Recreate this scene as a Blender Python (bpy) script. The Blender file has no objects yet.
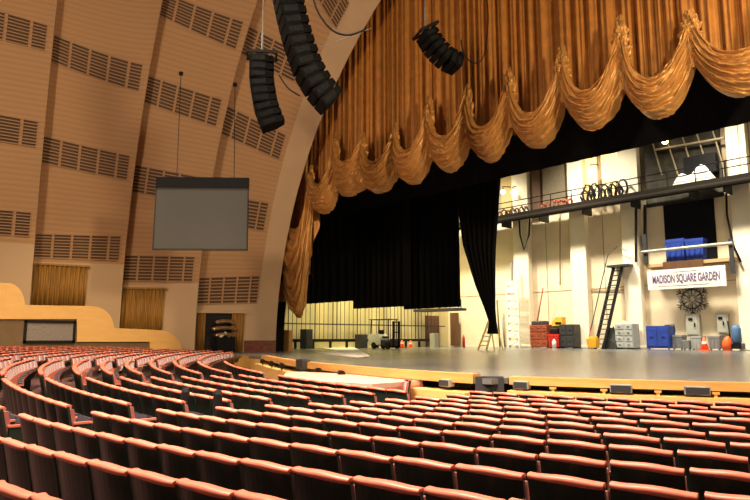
import bpy, math, random
from mathutils import Vector, Matrix, noise
random.seed(7)
C = bpy.context.scene.collection
PI = math.pi; R = math.radians

# ------------------------------------------------------------------ camera and its survey of the hall
F = 640.0; HZ = 338.0; TH = R(48); CX = 10.23
P = math.atan((HZ - 250) / F)
cd = bpy.data.cameras.new('camera'); cam = bpy.data.objects.new('camera', cd); C.objects.link(cam)
cam.location = (CX, 0, 0); cam.rotation_euler = (PI/2 + P, 0, TH)
cd.lens = F / 750 * 36; cd.sensor_width = 36; cd.clip_end = 500; cd.clip_start = .05
bpy.context.scene.camera = cam

def ray(px, py):
    x = (px-375)/F; y = -(py-250)/F
    f = math.cos(P) - y*math.sin(P); z = math.sin(P) + y*math.cos(P)
    return x*math.cos(TH) - f*math.sin(TH), x*math.sin(TH) + f*math.cos(TH), z
def onY(px, py, Y):
    a, b, c = ray(px, py); t = Y/b; return Vector((CX+a*t, Y, c*t))
def onX(px, py, X):
    a, b, c = ray(px, py); t = (X-CX)/a; return Vector((X, b*t, c*t))
def onZ(px, py, Z):
    a, b, c = ray(px, py); t = Z/c; return Vector((CX+a*t, b*t, Z))
def proj(X, Y, Z):
    X -= CX
    f = -X*math.sin(TH) + Y*math.cos(TH); x = X*math.cos(TH) + Y*math.sin(TH)
    d = f*math.cos(P) + Z*math.sin(P); y = -f*math.sin(P) + Z*math.cos(P)
    return (375+F*x/d, 250-F*y/d, d) if d > .1 else (-9999, 9999, d)

# ------------------------------------------------------------------ materials
def mat(name, col, rough=.6, metal=0, noise=0, nscale=3, bump=0, bscale=40, emit=0, coat=0, sheen=0, stretch=None, tint=None):
    m = bpy.data.materials.new(name); m.use_nodes = True
    nt = m.node_tree; b = nt.nodes['Principled BSDF']
    c = (*col, 1)
    b.inputs['Base Color'].default_value = c
    b.inputs['Roughness'].default_value = rough
    b.inputs['Metallic'].default_value = metal
    b.inputs['Coat Weight'].default_value = coat
    b.inputs['Sheen Weight'].default_value = sheen
    tc = nt.nodes.new('ShaderNodeTexCoord')
    src = tc.outputs['Object']
    if stretch:
        mp = nt.nodes.new('ShaderNodeMapping'); mp.inputs['Scale'].default_value = stretch
        nt.links.new(src, mp.inputs['Vector']); src = mp.outputs['Vector']
    if noise:
        n = nt.nodes.new('ShaderNodeTexNoise'); n.inputs['Scale'].default_value = nscale; n.inputs['Detail'].default_value = 5
        nt.links.new(src, n.inputs['Vector'])
        r = nt.nodes.new('ShaderNodeValToRGB')
        t = tint or (1, 1, 1)
        r.color_ramp.elements[0].position = .3; r.color_ramp.elements[1].position = .7
        r.color_ramp.elements[0].color = (*[max(0, v*(1-noise)) for v in col], 1)
        r.color_ramp.elements[1].color = (*[min(1, v*(1+noise)*q) for v, q in zip(col, t)], 1)
        nt.links.new(n.outputs['Fac'], r.inputs['Fac']); nt.links.new(r.outputs['Color'], b.inputs['Base Color'])
    if bump:
        n = nt.nodes.new('ShaderNodeTexNoise'); n.inputs['Scale'].default_value = bscale; n.inputs['Detail'].default_value = 3
        nt.links.new(src, n.inputs['Vector'])
        bp = nt.nodes.new('ShaderNodeBump'); bp.inputs['Strength'].default_value = bump; bp.inputs['Distance'].default_value = .02
        nt.links.new(n.outputs['Fac'], bp.inputs['Height']); nt.links.new(bp.outputs['Normal'], b.inputs['Normal'])
    if emit:
        b.inputs['Emission Color'].default_value = c; b.inputs['Emission Strength'].default_value = emit
    return m

def ribbed(name, col, period, dark=.8, bumpd=.05):
    """plaster with fine horizontal corrugations running along the hall"""
    m = mat(name, col, .75)
    nt = m.node_tree; b = nt.nodes['Principled BSDF']
    uv = nt.nodes.new('ShaderNodeUVMap'); uv.uv_map = 'UVMap'
    w = nt.nodes.new('ShaderNodeTexWave'); w.bands_direction = 'Y'; w.wave_type = 'BANDS'
    w.inputs['Scale'].default_value = 1/period*2*PI/20; w.inputs['Distortion'].default_value = 0
    w.inputs['Detail'].default_value = 2; w.inputs['Detail Scale'].default_value = 1.2
    nt.links.new(uv.outputs['UV'], w.inputs['Vector'])
    n = nt.nodes.new('ShaderNodeTexNoise'); n.inputs['Scale'].default_value = .5
    nt.links.new(uv.outputs['UV'], n.inputs['Vector'])
    r = nt.nodes.new('ShaderNodeValToRGB')
    r.color_ramp.elements[0].color = (*[v*dark for v in col], 1); r.color_ramp.elements[1].color = (*col, 1)
    r.color_ramp.elements[0].position = .0; r.color_ramp.elements[1].position = .6
    nt.links.new(w.outputs['Fac'], r.inputs['Fac'])
    mx = nt.nodes.new('ShaderNodeMix'); mx.data_type = 'RGBA'; mx.blend_type = 'MULTIPLY'; mx.inputs['Factor'].default_value = .25
    nt.links.new(r.outputs['Color'], mx.inputs['A']); nt.links.new(n.outputs['Color'], mx.inputs['B'])
    sx_ = nt.nodes.new('ShaderNodeSeparateXYZ'); nt.links.new(uv.outputs['UV'], sx_.inputs[0])
    gt = nt.nodes.new('ShaderNodeMath'); gt.operation = 'GREATER_THAN'; gt.inputs[1].default_value = 0; nt.links.new(sx_.outputs['X'], gt.inputs[0])
    m2 = nt.nodes.new('ShaderNodeMix'); m2.data_type = 'RGBA'; m2.inputs['A'].default_value = (.56, .40, .26, 1)
    cb = nt.nodes.new('ShaderNodeCombineXYZ'); nt.links.new(sx_.outputs['Y'], cb.inputs['Y']); nt.links.new(cb.outputs[0], w.inputs['Vector'])
    nt.links.new(gt.outputs[0], m2.inputs['Factor']); nt.links.new(r.outputs['Color'], m2.inputs['B']); nt.links.new(m2.outputs['Result'], b.inputs['Base Color'])
    bp = nt.nodes.new('ShaderNodeBump'); bp.inputs['Distance'].default_value = bumpd
    ms = nt.nodes.new('ShaderNodeMath'); ms.operation = 'MULTIPLY'; ms.inputs[1].default_value = .4; nt.links.new(gt.outputs[0], ms.inputs[0]); nt.links.new(ms.outputs[0], bp.inputs['Strength'])
    nt.links.new(w.outputs['Fac'], bp.inputs['Height']); nt.links.new(bp.outputs['Normal'], b.inputs['Normal'])
    return m

M = {}
M['catw'] = mat('brown_black_steel', (.016, .013, .010), .9)
M['wall'] = ribbed('ribbed_plaster', (.50, .30, .16), .30, .88, .02)
M['wall_smooth'] = mat('smooth_plaster', (.56, .40, .26), .7, noise=.06, nscale=.6)
M['grille_dark'] = mat('grille_recess', (.10, .055, .035), .8)
M['grille_slat'] = mat('grille_slat', (.40, .24, .125), .6)
M['gold'] = mat('gold_satin', (.50, .205, .038), .40, .2, noise=.16, nscale=2.5, bump=.25, bscale=14, sheen=.15)
M['gold_swag'] = mat('gold_satin_swag', (.56, .27, .065), .36, .25, noise=.15, nscale=3, bump=.3, bscale=9, sheen=.15)
M['gold_dark'] = mat('bronze_drape', (.33, .17, .035), .6, .05, noise=.45, nscale=3, stretch=(6, 6, .3))
M['black'] = mat('black_velour', (.009, .009, .010), .9, bump=.2, bscale=20)
M['black_metal'] = mat('black_metal', (.012, .012, .014), .45, .3)
M['spk'] = mat('speaker_black', (.004, .004, .0045), .85, noise=.4, nscale=9)
M['spk_grille'] = mat('speaker_grille', (.010, .012, .012), .8, 0, noise=.5, nscale=14)
M['screen'] = mat('screen_fabric', (.042, .040, .037), .8, noise=.04, nscale=30)
M['deck'] = mat('stage_deck', (.15, .15, .148), .25, noise=.2, nscale=.35, stretch=(1, .35, 1))
M['wood'] = mat('honey_wood', (.62, .33, .10), .4, noise=.15, nscale=2, stretch=(.4, .4, 6))
M['yellow'] = mat('yellow_birch_panel', (.78, .46, .15), .45, noise=.05, nscale=1.2, stretch=(1, 1, 4))
M['yellow_dull'] = mat('ochre_wood', (.70, .40, .10), .5, noise=.15, nscale=1)
M['brown'] = mat('brown_wall', (.17, .105, .05), .7, noise=.1, nscale=2)
M['marble'] = mat('red_marble', (.16, .035, .02), .3, noise=.5, nscale=6)
M['cream'] = mat('cream_painted_block', (.78, .66, .47), .8, noise=.10, nscale=.5, bump=.15, bscale=3)
M['cream_col'] = mat('cream_column', (.88, .79, .62), .75, noise=.06, nscale=.7)
M['dull_brown'] = mat('dull_brown_block', (.36, .28, .18), .85, noise=.25, nscale=.6)  # duller and browner than the cream wall, with uneven tone
M['side'] = mat('side_wall_paint', (.72, .62, .34), .8, noise=.2, nscale=.4, stretch=(1, 2, .3))
M['dark_grey'] = mat('dark_grey_steel', (.05, .05, .055), .5, .4)
M['mid_grey'] = mat('mid_grey_plastic', (.22, .23, .24), .6, noise=.15)
M['light_grey'] = mat('light_grey_plastic', (.36, .38, .38), .6, noise=.1)
M['pale_grey'] = mat('pale_grey_enamel', (.36, .36, .31), .5, noise=.05)
M['white'] = mat('white_paint', (.8, .8, .76), .5)
M['white_cloth_light'] = mat('white_cloth_and_light_patch', (.85, .83, .76), .8, noise=.05)  # white of the cloth heap and of the painted light patch
M['blue'] = mat('blue_plastic', (.015, .045, .30), .5, noise=.15)
M['blue2'] = mat('faded_blue', (.06, .14, .30), .6)
M['redbrown'] = mat('red_brown_crate', (.28, .055, .02), .6, noise=.3, nscale=4)
M['red'] = mat('red_plastic', (.55, .02, .012), .5)
M['orange'] = mat('orange_plastic', (.9, .12, .02), .5)
M['yel'] = mat('yellow_plastic', (.85, .45, .03), .5)
M['lyel'] = mat('yellow_fibreglass', (.8, .62, .12), .45)
M['wood_brown'] = mat('brown_door_wood', (.12, .055, .025), .5, noise=.3, nscale=1, stretch=(6, 6, .4))
M['net'] = mat('black_tarp', (.018, .02, .018), .7, bump=.6, bscale=6)
M['bulb'] = mat('work_lamp', (1, .85, .5), .4, emit=14)
M['ballast'] = mat('lit_window', (1, .74, .30), .4, emit=1.1)
M['purple'] = mat('sign_letters', (.12, .08, .22), .6)
M['sign'] = mat('sign_board', (.80, .74, .68), .6)
M['carpet'] = mat('dark_carpet', (.05, .015, .012), .95, noise=.4, nscale=5)
M['cap'] = mat('salmon_red_top', (.57, .15, .095), .42, noise=.10, nscale=8)
M['plush'] = mat('red_plush', (.30, .062, .045), .8, noise=.15, nscale=10, sheen=.6)
M['shell'] = mat('black_shell', (.015, .025, .018), .32)
M['pan'] = mat('dark_seat_pan', (.02, .02, .03), .6)
M['pink'] = mat('pink_carpet', (.52, .32, .24), .85, noise=.06)
M['pinkred'] = mat('pinkish_red_skirt', (.50, .15, .10), .8)
M['frost'] = mat('frosted_glass', (.25, .22, .2), .25, noise=.35, nscale=8, stretch=(1, 8, 1))
M['bronze'] = mat('polished_bronze', (.62, .42, .25), .3, .9, noise=.5, nscale=3)

for k_ in ('spk', 'spk_grille', 'catw', 'black', 'black_metal', 'shell'):
    M[k_].node_tree.nodes['Principled BSDF'].inputs['Specular IOR Level'].default_value = {'shell': .4, 'black_metal': .25}.get(k_, .1)
# ------------------------------------------------------------------ mesh helper
class MB:
    def __init__(s): s.v = []; s.f = []; s.m = []; s.uv = {}
    def add(s, vs, fs, mi=0):
        n = len(s.v); s.v += [Vector(v) for v in vs]
        for f in fs: s.f.append([n+i for i in f]); s.m.append(mi)
        return s
    def box(s, c, d, mi=0, rot=None):
        hx, hy, hz = d[0]/2, d[1]/2, d[2]/2
        vs = [Vector((x, y, z)) for x in (-hx, hx) for y in (-hy, hy) for z in (-hz, hz)]
        if rot is not None: vs = [rot @ v for v in vs]
        vs = [v + Vector(c) for v in vs]
        return s.add(vs, [(0,1,3,2),(4,6,7,5),(0,4,5,1),(2,3,7,6),(0,2,6,4),(1,5,7,3)], mi)
    def span(s, a, b, mi=0):
        return s.box([(a[i]+b[i])/2 for i in range(3)], [abs(a[i]-b[i]) for i in range(3)], mi)
    def tube(s, pts, r, n=8, mi=0, cap=True):
        pts = [Vector(p) for p in pts]; base = len(s.v); rr = r if isinstance(r, (list, tuple)) else [r]*len(pts)
        for i, p in enumerate(pts):
            t = (pts[min(i+1, len(pts)-1)] - pts[max(i-1, 0)]).normalized()
            a = Vector((0, 0, 1)) if abs(t.z) < .9 else Vector((1, 0, 0))
            u = t.cross(a).normalized(); w = t.cross(u)
            for k in range(n):
                s.v.append(p + (u*math.cos(2*PI*k/n) + w*math.sin(2*PI*k/n))*rr[i])
        for i in range(len(pts)-1):
            for k in range(n):
                a = base+i*n+k; b = base+i*n+(k+1) % n
                s.f.append([a, b, b+n, a+n]); s.m.append(mi)
        if cap:
            s.f.append([base+k for k in range(n)][::-1]); s.m.append(mi)
            s.f.append([base+(len(pts)-1)*n+k for k in range(n)]); s.m.append(mi)
        return s
    def grid(s, fn, nu, nv, mi=0, uvfn=None, mfn=None):
        base = len(s.v)
        for i in range(nu+1):
            for j in range(nv+1):
                s.v.append(Vector(fn(i/nu, j/nv)))
                if uvfn: s.uv[len(s.v)-1] = uvfn(i/nu, j/nv)
        for i in range(nu):
            for j in range(nv):
                a = base+i*(nv+1)+j
                s.f.append([a, a+nv+1, a+nv+2, a+1]); s.m.append(mfn((i+.5)/nu, (j+.5)/nv) if mfn else mi)
        return s
    def slab(s, f, g, nu, nv, mi=0):
        """closed slab between the surfaces f and g"""
        b = len(s.v)
        for q in (f, g):
            for i in range(nu+1):
                for j in range(nv+1): s.v.append(Vector(q(i/nu, j/nv)))
        N = (nu+1)*(nv+1); k = lambda i, j: b+i*(nv+1)+j
        def ad(l): s.f.append(l); s.m.append(mi)
        for i in range(nu):
            for j in range(nv):
                ad([k(i,j), k(i,j+1), k(i+1,j+1), k(i+1,j)]); ad([N+k(i,j), N+k(i+1,j), N+k(i+1,j+1), N+k(i,j+1)])
        for i in range(nu):
            ad([k(i,0), k(i+1,0), N+k(i+1,0), N+k(i,0)]); ad([k(i,nv), N+k(i,nv), N+k(i+1,nv), k(i+1,nv)])
        for j in range(nv):
            ad([k(0,j), N+k(0,j), N+k(0,j+1), k(0,j+1)]); ad([k(nu,j), k(nu,j+1), N+k(nu,j+1), N+k(nu,j)])
        return s
    def prism(s, poly, off, mi=0):
        """polygon (3D points) extruded by the vector off"""
        n = len(poly); off = Vector(off); vs = [Vector(p) for p in poly] + [Vector(p)+off for p in poly]
        fs = [list(range(n))[::-1], [n+i for i in range(n)]] + [[i, (i+1) % n, n+(i+1) % n, n+i] for i in range(n)]
        return s.add(vs, fs, mi)
    def build(s, name, mats, parent=None, origin=None, smooth=False, bevel=0):
        if not isinstance(mats, (list, tuple)): mats = [mats]
        o0 = Vector(origin) if origin is not None else (parent.location.copy() if parent else Vector((0, 0, 0)))
        me = bpy.data.meshes.new(name); me.from_pydata([tuple(v-o0) for v in s.v], [], s.f)
        for m in mats: me.materials.append(m)
        for p, mi in zip(me.polygons, s.m): p.material_index = mi; p.use_smooth = smooth
        if s.uv:
            l = me.uv_layers.new(name='UVMap')
            for lp in me.loops:
                l.data[lp.index].uv = s.uv.get(lp.vertex_index, (0, 0))
        me.update()
        o = bpy.data.objects.new(name, me); C.objects.link(o)
        if parent:
            o.parent = parent; o.location = o0 - parent_world(parent)
        else: o.location = o0
        if bevel:
            bv = o.modifiers.new('bevel', 'BEVEL'); bv.width = bevel; bv.segments = 2; bv.limit_method = 'ANGLE'
        return o
def parent_world(p):
    v = p.location.copy()
    while p.parent: p = p.parent; v += p.location
    return v

def thing(name, label, cat, loc=(0, 0, 0), group=None):
    o = bpy.data.objects.new(name, None); C.objects.link(o); o.location = loc; o.empty_display_size = .2
    return tag(o, label, cat, group)
def tag(o, label, cat, group=None, kind=None):
    o['label'] = label; o['category'] = cat
    if group: o['group'] = group
    if kind: o['kind'] = kind
    return o
def struct(o): o['kind'] = 'structure'; return o

# ------------------------------------------------------------------ floor levels and the shape of the rows
DECK = -.88; YC = 32.0
def ztop(k, X): return -(.92 + .0131*k) + .0187*max(0, min(30, 2.18 - X)) + max(0, min(.05, .0072*k))*max(0, min(1.5, (X-1)/4))
def floor_z(X, Y):
    k = (29.914 - math.hypot(X, Y-YC))/.782
    return ztop(max(-14, min(13, k)), X) - .85

fl = MB(); fl.grid(lambda u, v: (lambda X, Y: (X, Y, floor_z(X, Y)))(-30+56*u, -8+27*v), 56, 27)
struct(fl.build('floor', M['carpet'], smooth=True))

# ------------------------------------------------------------------ hall walls: telescoping arches
PN = [((4.0, 28.6, 75), (9.2, 27.5, 70)), ((9.2, 28.4, 72), (14, 27.5, 39)), ((14, 28.4, 41), (18, 26, 31)), ((18, 26.9, 32.5), (22.7, 24.4, 24.4))]
def pan(i, s, ph, off=0):
    (Y0, a0, b0), (Y1, a1, b1) = PN[i]
    a = a0+(a1-a0)*s - off; b = b0+(b1-b0)*s - off
    return Vector((-a*math.cos(ph), Y0+(Y1-Y0)*s, b*math.sin(ph)+DECK))
def panz(i, s, z, off=0):
    (Y0, a0, b0), (Y1, a1, b1) = PN[i]; b = b0+(b1-b0)*s
    return pan(i, s, math.asin(max(-1, min(1, (z-DECK)/b))), off)
for i in range(4):
    mb = MB(); hi = 180
    base = 3.0 if i < 3 else 1.7      # the bottom of each wall is smooth plaster
    phi0 = R(-3)
    def fn(u, v, i=i): return pan(i, u, phi0 + (PI-2*phi0)*v)
    def uvf(u, v, i=i):
        b = (PN[i][0][2]+PN[i][1][2])/2; a = 27; ph = phi0+(PI-2*phi0)*v
        # arc length, roughly
        m_, c_ = ((1, 0), (.93, .4), (.875, .6), (.80, 1.0))[i]; z = pan(i, u, ph).z
        V = (z-c_*u)/(1-u+m_*u); return (V-(5.0, 4.15, 3.1, 1.9)[i], V)
    def mf(u, v, i=i):
        q = fn(u, v)
        if i == 3 and u > .77: return 1
        return 0
    mb.grid(fn, 22, 150, uvfn=uvf, mfn=mf)
    # the return facing the stage, a lip of real thickness
    (Y1, a1, b1) = PN[i][1]
    n0 = len(mb.v)
    mb.grid(lambda u, v, a1=a1, b1=b1, Y1=Y1: (-(a1+u*1.6)*math.cos(phi0+(PI-2*phi0)*v), Y1+.02+.1*u, (b1+u*1.6)*math.sin(phi0+(PI-2*phi0)*v)+DECK), 2, 150, mi=1,
            uvfn=lambda u, v: (u, v*60))
    struct(mb.build('wall_left', [M['wall'], M['wall_smooth']], smooth=True))
# dark marble plinth under the arch nearest the stage
pl = MB(); pl.grid(lambda u, v: panz(3, .63+.37*u, -.9+.75*v, .06), 6, 1)
struct(pl.build('baseboard_left', M['marble']))
# black reveal behind the arch
rv = MB(); rv.grid(lambda u, v: (-26.4*math.cos(R(-3)+R(186)*v), 22.85+1.75*u, 26.4*math.sin(R(-3)+R(186)*v)+DECK), 1, 90)
rv.grid(lambda u, v: (-(26.3+7*u)*math.cos(R(-3)+R(186)*v), 24.6, (26.3+7*u)*math.sin(R(-3)+R(186)*v)+DECK), 1, 90)
struct(rv.build('trim_1', M['black'], smooth=True))

# grilles
bands = {0: [((17.6, 16.0), (17.1, 15.7), -.1, .93), ((11.9, 10.5), (11.7, 10.3), -.1, .93), ((6.7, 5.4), (6.7, 5.4), -.1, .94)],
 1: [((22.6, 21.1), (21.4, 19.9), .04, .93), ((17.0, 15.5), (15.8, 14.3), .04, .93), ((11.2, 9.7), (10.6, 9.2), .04, .93), ((5.7, 4.4), (5.9, 4.5), .04, .93)],
 2: [((20.1, 18.9), (18.2, 16.8), .05, .93), ((15.5, 14.0), (14.1, 12.6), .05, .92), ((10.3, 8.7), (9.6, 8.1), .05, .92), ((4.9, 3.4), (4.9, 3.4), .06, .91)],
 3: [((22.6, 21.3), (18.9, 17.8), .25, .80), ((18.4, 17.0), (16.4, 15.0), .04, .74), ((14.1, 12.5), (12.4, 11.0), .04, .72), ((8.9, 7.2), (8.4, 6.7), .06, .72), ((3.7, 2.1), (3.9, 2.2), .06, .75)]}
wname = ['nearest the camera at the left edge', 'second wall arch, beside the long gold-curtained window', 'third wall arch, behind the grey screen', 'wall arch next to the stage opening']
wname = ['leftmost wall arch', 'second wall arch from left', 'third wall arch from left', 'wall arch nearest the stage opening']
for i, bl in bands.items():
    n = len(bl)
    hn = {3: ['top', 'middle', 'lowest'], 4: ['topmost', 'second from the top', 'second from the bottom', 'lowest'], 5: ['topmost', 'second from the top', 'middle', 'second from the bottom', 'lowest']}[n]
    for j, (zl, zr, s0, s1) in enumerate(bl):
        c = panz(i, (s0+s1)/2, (zl[0]+zr[1])/2)
        g = thing('wall_grille', f'slatted brown grille, {hn[j]}, on the {wname[i]}', 'grille', c, 'slatted grilles on the wall arches')
        cols = [(0, .19), (.22, .41), (.44, .63), (.66, .85), (.88, 1)]
        for a, b in cols:
            mb = MB()
            def S(t): return s0+(s1-s0)*t
            def Z(t, w): return (zl[0]+(zr[0]-zl[0])*t)*(1-w) + (zl[1]+(zr[1]-zl[1])*t)*w
            if S(b) < 0: continue
            mb.grid(lambda u, v: panz(i, S(a+(b-a)*u), Z(a+(b-a)*u, v), .02), 2, 3, 0)
            ns = 8
            for q in range(ns+1):
                w0 = q/ns - .022; w1 = q/ns + .022
                mb.slab(lambda u, v: panz(i, S(a+(b-a)*u), Z(a+(b-a)*u, w0+(w1-w0)*v), .02),
                        lambda u, v: panz(i, S(a+(b-a)*u), Z(a+(b-a)*u, w0+(w1-w0)*v), .12), 1, 1, 1)
            mb.build('grille_panel', [M['grille_dark'], M['grille_slat']], g)

# bronze curtains in the two wall windows, and the stage-side doorway
def drape_panel(mb, i, s0, s1, z0, z1, folds, off=.12, amp=.07, mi=0):
    mb.slab(lambda u, v: panz(i, s0+(s1-s0)*u, z0+(z1-z0)*v, off+amp*math.sin(u*folds*2*PI)),
            lambda u, v: panz(i, s0+(s1-s0)*u, z0+(z1-z0)*v, off-.05+amp*math.sin(u*folds*2*PI)), folds*6, 2, mi)
for i, s0, s1, z0, z1, lab in ((1, .05, .60, 1.6, 4.0, 'bronze-gold pleated curtain closing the window above the higher step of the yellow parapet'),
                               (2, .06, .58, -.2, 2.9, 'bronze-gold pleated curtain closing the window above the lower end of the yellow parapet')):
    o = thing('window_curtain', lab, 'curtain', panz(i, (s0+s1)/2, z0))
    mb = MB(); drape_panel(mb, i, s0, s1, z0, z1, 11); mb.build('curtain_fabric', M['gold_dark'], o, smooth=True)
    mb = MB(); mb.slab(lambda u, v: panz(i, s0-.02+(s1-s0+.04)*u, z1+.1*v, .02), lambda u, v: panz(i, s0-.02+(s1-s0+.04)*u, z1+.1*v, .20), 3, 1)
    mb.build('pelmet', M['gold_dark'], o)
# doorway beside the stage
dr = MB()
dr.grid(lambda u, v: panz(3, .17+.33*u, -.88+2.4*v, .03), 3, 3)
struct(dr.build('door_1', M['black_metal']))
df = MB()
for a, b, z0, z1 in ((.05, .63, 1.55, 1.72),):
    df.slab(lambda u, v: panz(3, a+(b-a)*u, z0+(z1-z0)*v, .0), lambda u, v: panz(3, a+(b-a)*u, z0+(z1-z0)*v, .3), 4, 1)
struct(df.build('trim_2', M['wall_smooth']))
for s0, s1, lab in ((.075, .165, 'narrow gold door drape on the left of the side doorway'), (.46, .60, 'gold door drape on the right of the side doorway')):
    mb = MB(); drape_panel(mb, 3, s0, s1, -.86, 1.53, 4, .22, .07)
    tag(mb.build('door_drape', M['gold_dark'], origin=panz(3, s0, -.86), smooth=True), lab, 'curtain')
# shining bronze sculpture seen through that doorway
def organ_console():
    c = panz(3, .345, -.86, .75)
    o = thing('organ_console', 'shiny bronze rounded console glinting in the dark side doorway', 'organ', c)
    ax = Vector((-.15, .97, 0)); 
    mb = MB(); mb.box(c+Vector((0, 0, .45)), (.5, 1.2, .9)); mb.build('console_base', M['black_metal'], o, bevel=.03)
    mb = MB()
    for q, (z, r) in enumerate(((.95, .6), (1.35, .78), (1.75, .58))):
        mb.tube([c+Vector((.05*math.cos(t), r*math.cos(t), z+.13*math.sin(t))) for t in [k*PI/8 for k in range(9)]], .13, 8)
    mb.build('horseshoe_rail', M['bronze'], o, smooth=True)
    mb = MB(); mb.tube([c+Vector((0, -.35, .9)), c+Vector((0, 0, 1.15)), c+Vector((0, .3, .95))], .11, 8); mb.build('key_desk', M['white'], o, smooth=True)
organ_console()

# ------------------------------------------------------------------ yellow stepped parapet along the left wall
XP = -25.0
def Q(px, py, X=XP): return onX(px, py, X)
prof = [(-60, 283), (10, 283)]
def arc(cx_, cy_, rx, ry, n=8): return [(cx_+rx*math.sin(t*PI/2/n), cy_-ry*math.cos(t*PI/2/n)) for t in range(1, n+1)]
prof += arc(8, 305, 17, 22) + [(88, 306)] + arc(92, 328, 22, 22) + [(148, 329.5)] + arc(158, 352, 24, 22)
prof += [(182, 358), (150, 358), (150, 341.7), (77, 341.7), (77, 319), (-60, 319)]
mb = MB(); mb.prism([Q(a, b) for a, b in prof], (-.7, 0, 0))
o = mb.build('stepped_parapet', M['yellow'], origin=Q(75, 341), smooth=False)
tag(o, 'glowing yellow stepped parapet with rounded corners descending to the stage', 'parapet')
bw = MB(); pb = [Q(-60, 319.5, XP-.1), Q(77.5, 319.5, XP-.1), Q(77.5, 342, XP-.1), Q(160, 342, XP-.1)]
pb += [Vector((XP-.1, pb[-1].y, -1.9)), Vector((XP-.1, pb[0].y, -1.9))]
bw.prism(pb, (-.3, 0, 0)); struct(bw.build('wall_back', M['brown']))
w = thing('frosted_screen', 'dark-framed frosted glass panel in the brown wall under the parapet', 'screen', Q(50, 341, XP-.04))
a, b = Q(23, 343, XP-.04), Q(76, 321, XP-.04)
mb = MB(); mb.span((a.x, a.y+.1, a.z+.1), (a.x-.03, b.y-.1, b.z-.1)); mb.build('glass_pane', M['frost'], w)
mb = MB()
for (p, q) in (((a.y, a.z), (b.y, a.z+.12)), ((a.y, b.z-.12), (b.y, b.z)), ((a.y, a.z), (a.y+.12, b.z)), ((b.y-.12, a.z), (b.y, b.z))):
    mb.span((a.x+.06, p[0], p[1]), (a.x-.04, q[0], q[1]))
mb.build('frame', M['black_metal'], w)

# ------------------------------------------------------------------ stage: deck, apron, coaming
edge = [(-28.4, 18.6), (-24.5, 17.7), (-21.3, 17.2), (-18.4, 16.9), (-15.8, 16.4), (-12.6, 14.9), (-9.5, 13.6), (-6.6, 12.6), (-4.2, 11.95), (-2.0, 11.5), (0.2, 11.3), (1.4, 11.35)]
edge += [tuple(onZ(px, py, DECK+.03)[:2]) for px, py in ((510, 376.5), (555, 378), (600, 379.3), (680, 381.2), (750, 382.8))]
edge += [(edge[-1][0]+3, edge[-1][1]+1.3), (edge[-1][0]+8, edge[-1][1]+3.2), (28.4, 19.2)]
GAP0, GAP1 = 0.95, edge[12][0]
def edgeY(X):
    for (x0, y0), (x1, y1) in zip(edge, edge[1:]):
        if x0 <= X <= x1: return y0+(y1-y0)*(X-x0)/(x1-x0)
    return 19.0
dk = MB(); n = len(edge)
poly = [Vector((x, y, DECK)) for x, y in edge]
outline = [Vector((-36, 18.6, DECK))] + poly + [Vector((36, 19.2, DECK)), Vector((36, 51.1, DECK)), Vector((-36, 51.1, DECK))]
dk.prism(outline, (0, 0, -.12))
o = dk.build('floor_stage', M['deck']); o.name = 'floor'; struct(o)
def strip(pts, inset0, inset1, z0, z1, mb, mi=0):
    """a band of real thickness following the stage edge"""
    P0 = []; P1 = []
    for i, (x, y) in enumerate(pts):
        xa, ya = pts[max(0, i-1)]; xb, yb = pts[min(len(pts)-1, i+1)]
        t = Vector((xb-xa, yb-ya, 0)).normalized(); nrm = Vector((-t.y, t.x, 0))
        P0.append(Vector((x, y, 0))+nrm*inset0); P1.append(Vector((x, y, 0))+nrm*inset1)
    def look(L, u, z):
        f = u*(len(L)-1); i = min(len(L)-2, int(f)); p = L[i].lerp(L[i+1], f-i); return Vector((p.x, p.y, z))
    n = len(pts)-1
    mb.slab(lambda u, v: look(P0, u, z0+(z1-z0)*v), lambda u, v: look(P1, u, z0+(z1-z0)*v), n, 1, mi)
def dense(x0, x1, n=14):
    return [(x0+(x1-x0)*t/n, edgeY(x0+(x1-x0)*t/n)) for t in range(n+1)]
# front wall under the deck (yellow on the left, dark behind the coaming gap)
mb = MB(); strip(dense(-28.4, -15.9), .0, .3, -1.9, DECK-.002, mb); struct(mb.build('trim_3', M['yellow_dull']))
mb = MB(); strip(dense(-15.9, 28.4, 40), .35, .5, -2.1, DECK-.13, mb); struct(mb.build('trim_4', M['black_metal']))
mb = MB(); strip(dense(-15.9, GAP0, 24), -.35, .36, -2.1, -1.18, mb); struct(mb.build('trim_5', M['yellow']))
mb = MB(); strip(dense(GAP1, 16, 24), -.2, .36, -2.1, -1.14, mb); struct(mb.build('trim_6', M['yellow']))
mb = MB(); strip(dense(-15.9, GAP0, 24), -.06, .22, DECK-.12, DECK+.09, mb)
tag(mb.build('stage_lip', M['wood'], origin=(-6.6, 12.6, DECK)), 'honey-coloured wooden lip curving along the left part of the stage edge', 'stage edge')
mb = MB(); strip(dense(GAP1, 16, 24), -.06, .22, DECK-.14, DECK+.03, mb)
tag(mb.build('stage_lip', M['wood'], origin=(6, 11.5, DECK)), 'honey-coloured wooden lip along the right part of the stage edge', 'stage edge')
mb = MB(); strip(dense(GAP0+.02, GAP1-.02, 1), -.12, .3, -1.5, DECK+.03, mb)
mb.build('pit_gate', M['dark_grey'], origin=(1.7, 11, -1.5))
tag(bpy.data.objects['pit_gate'], 'dark grey panel closing the gap between the two wooden stage lips', 'panel')
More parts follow.
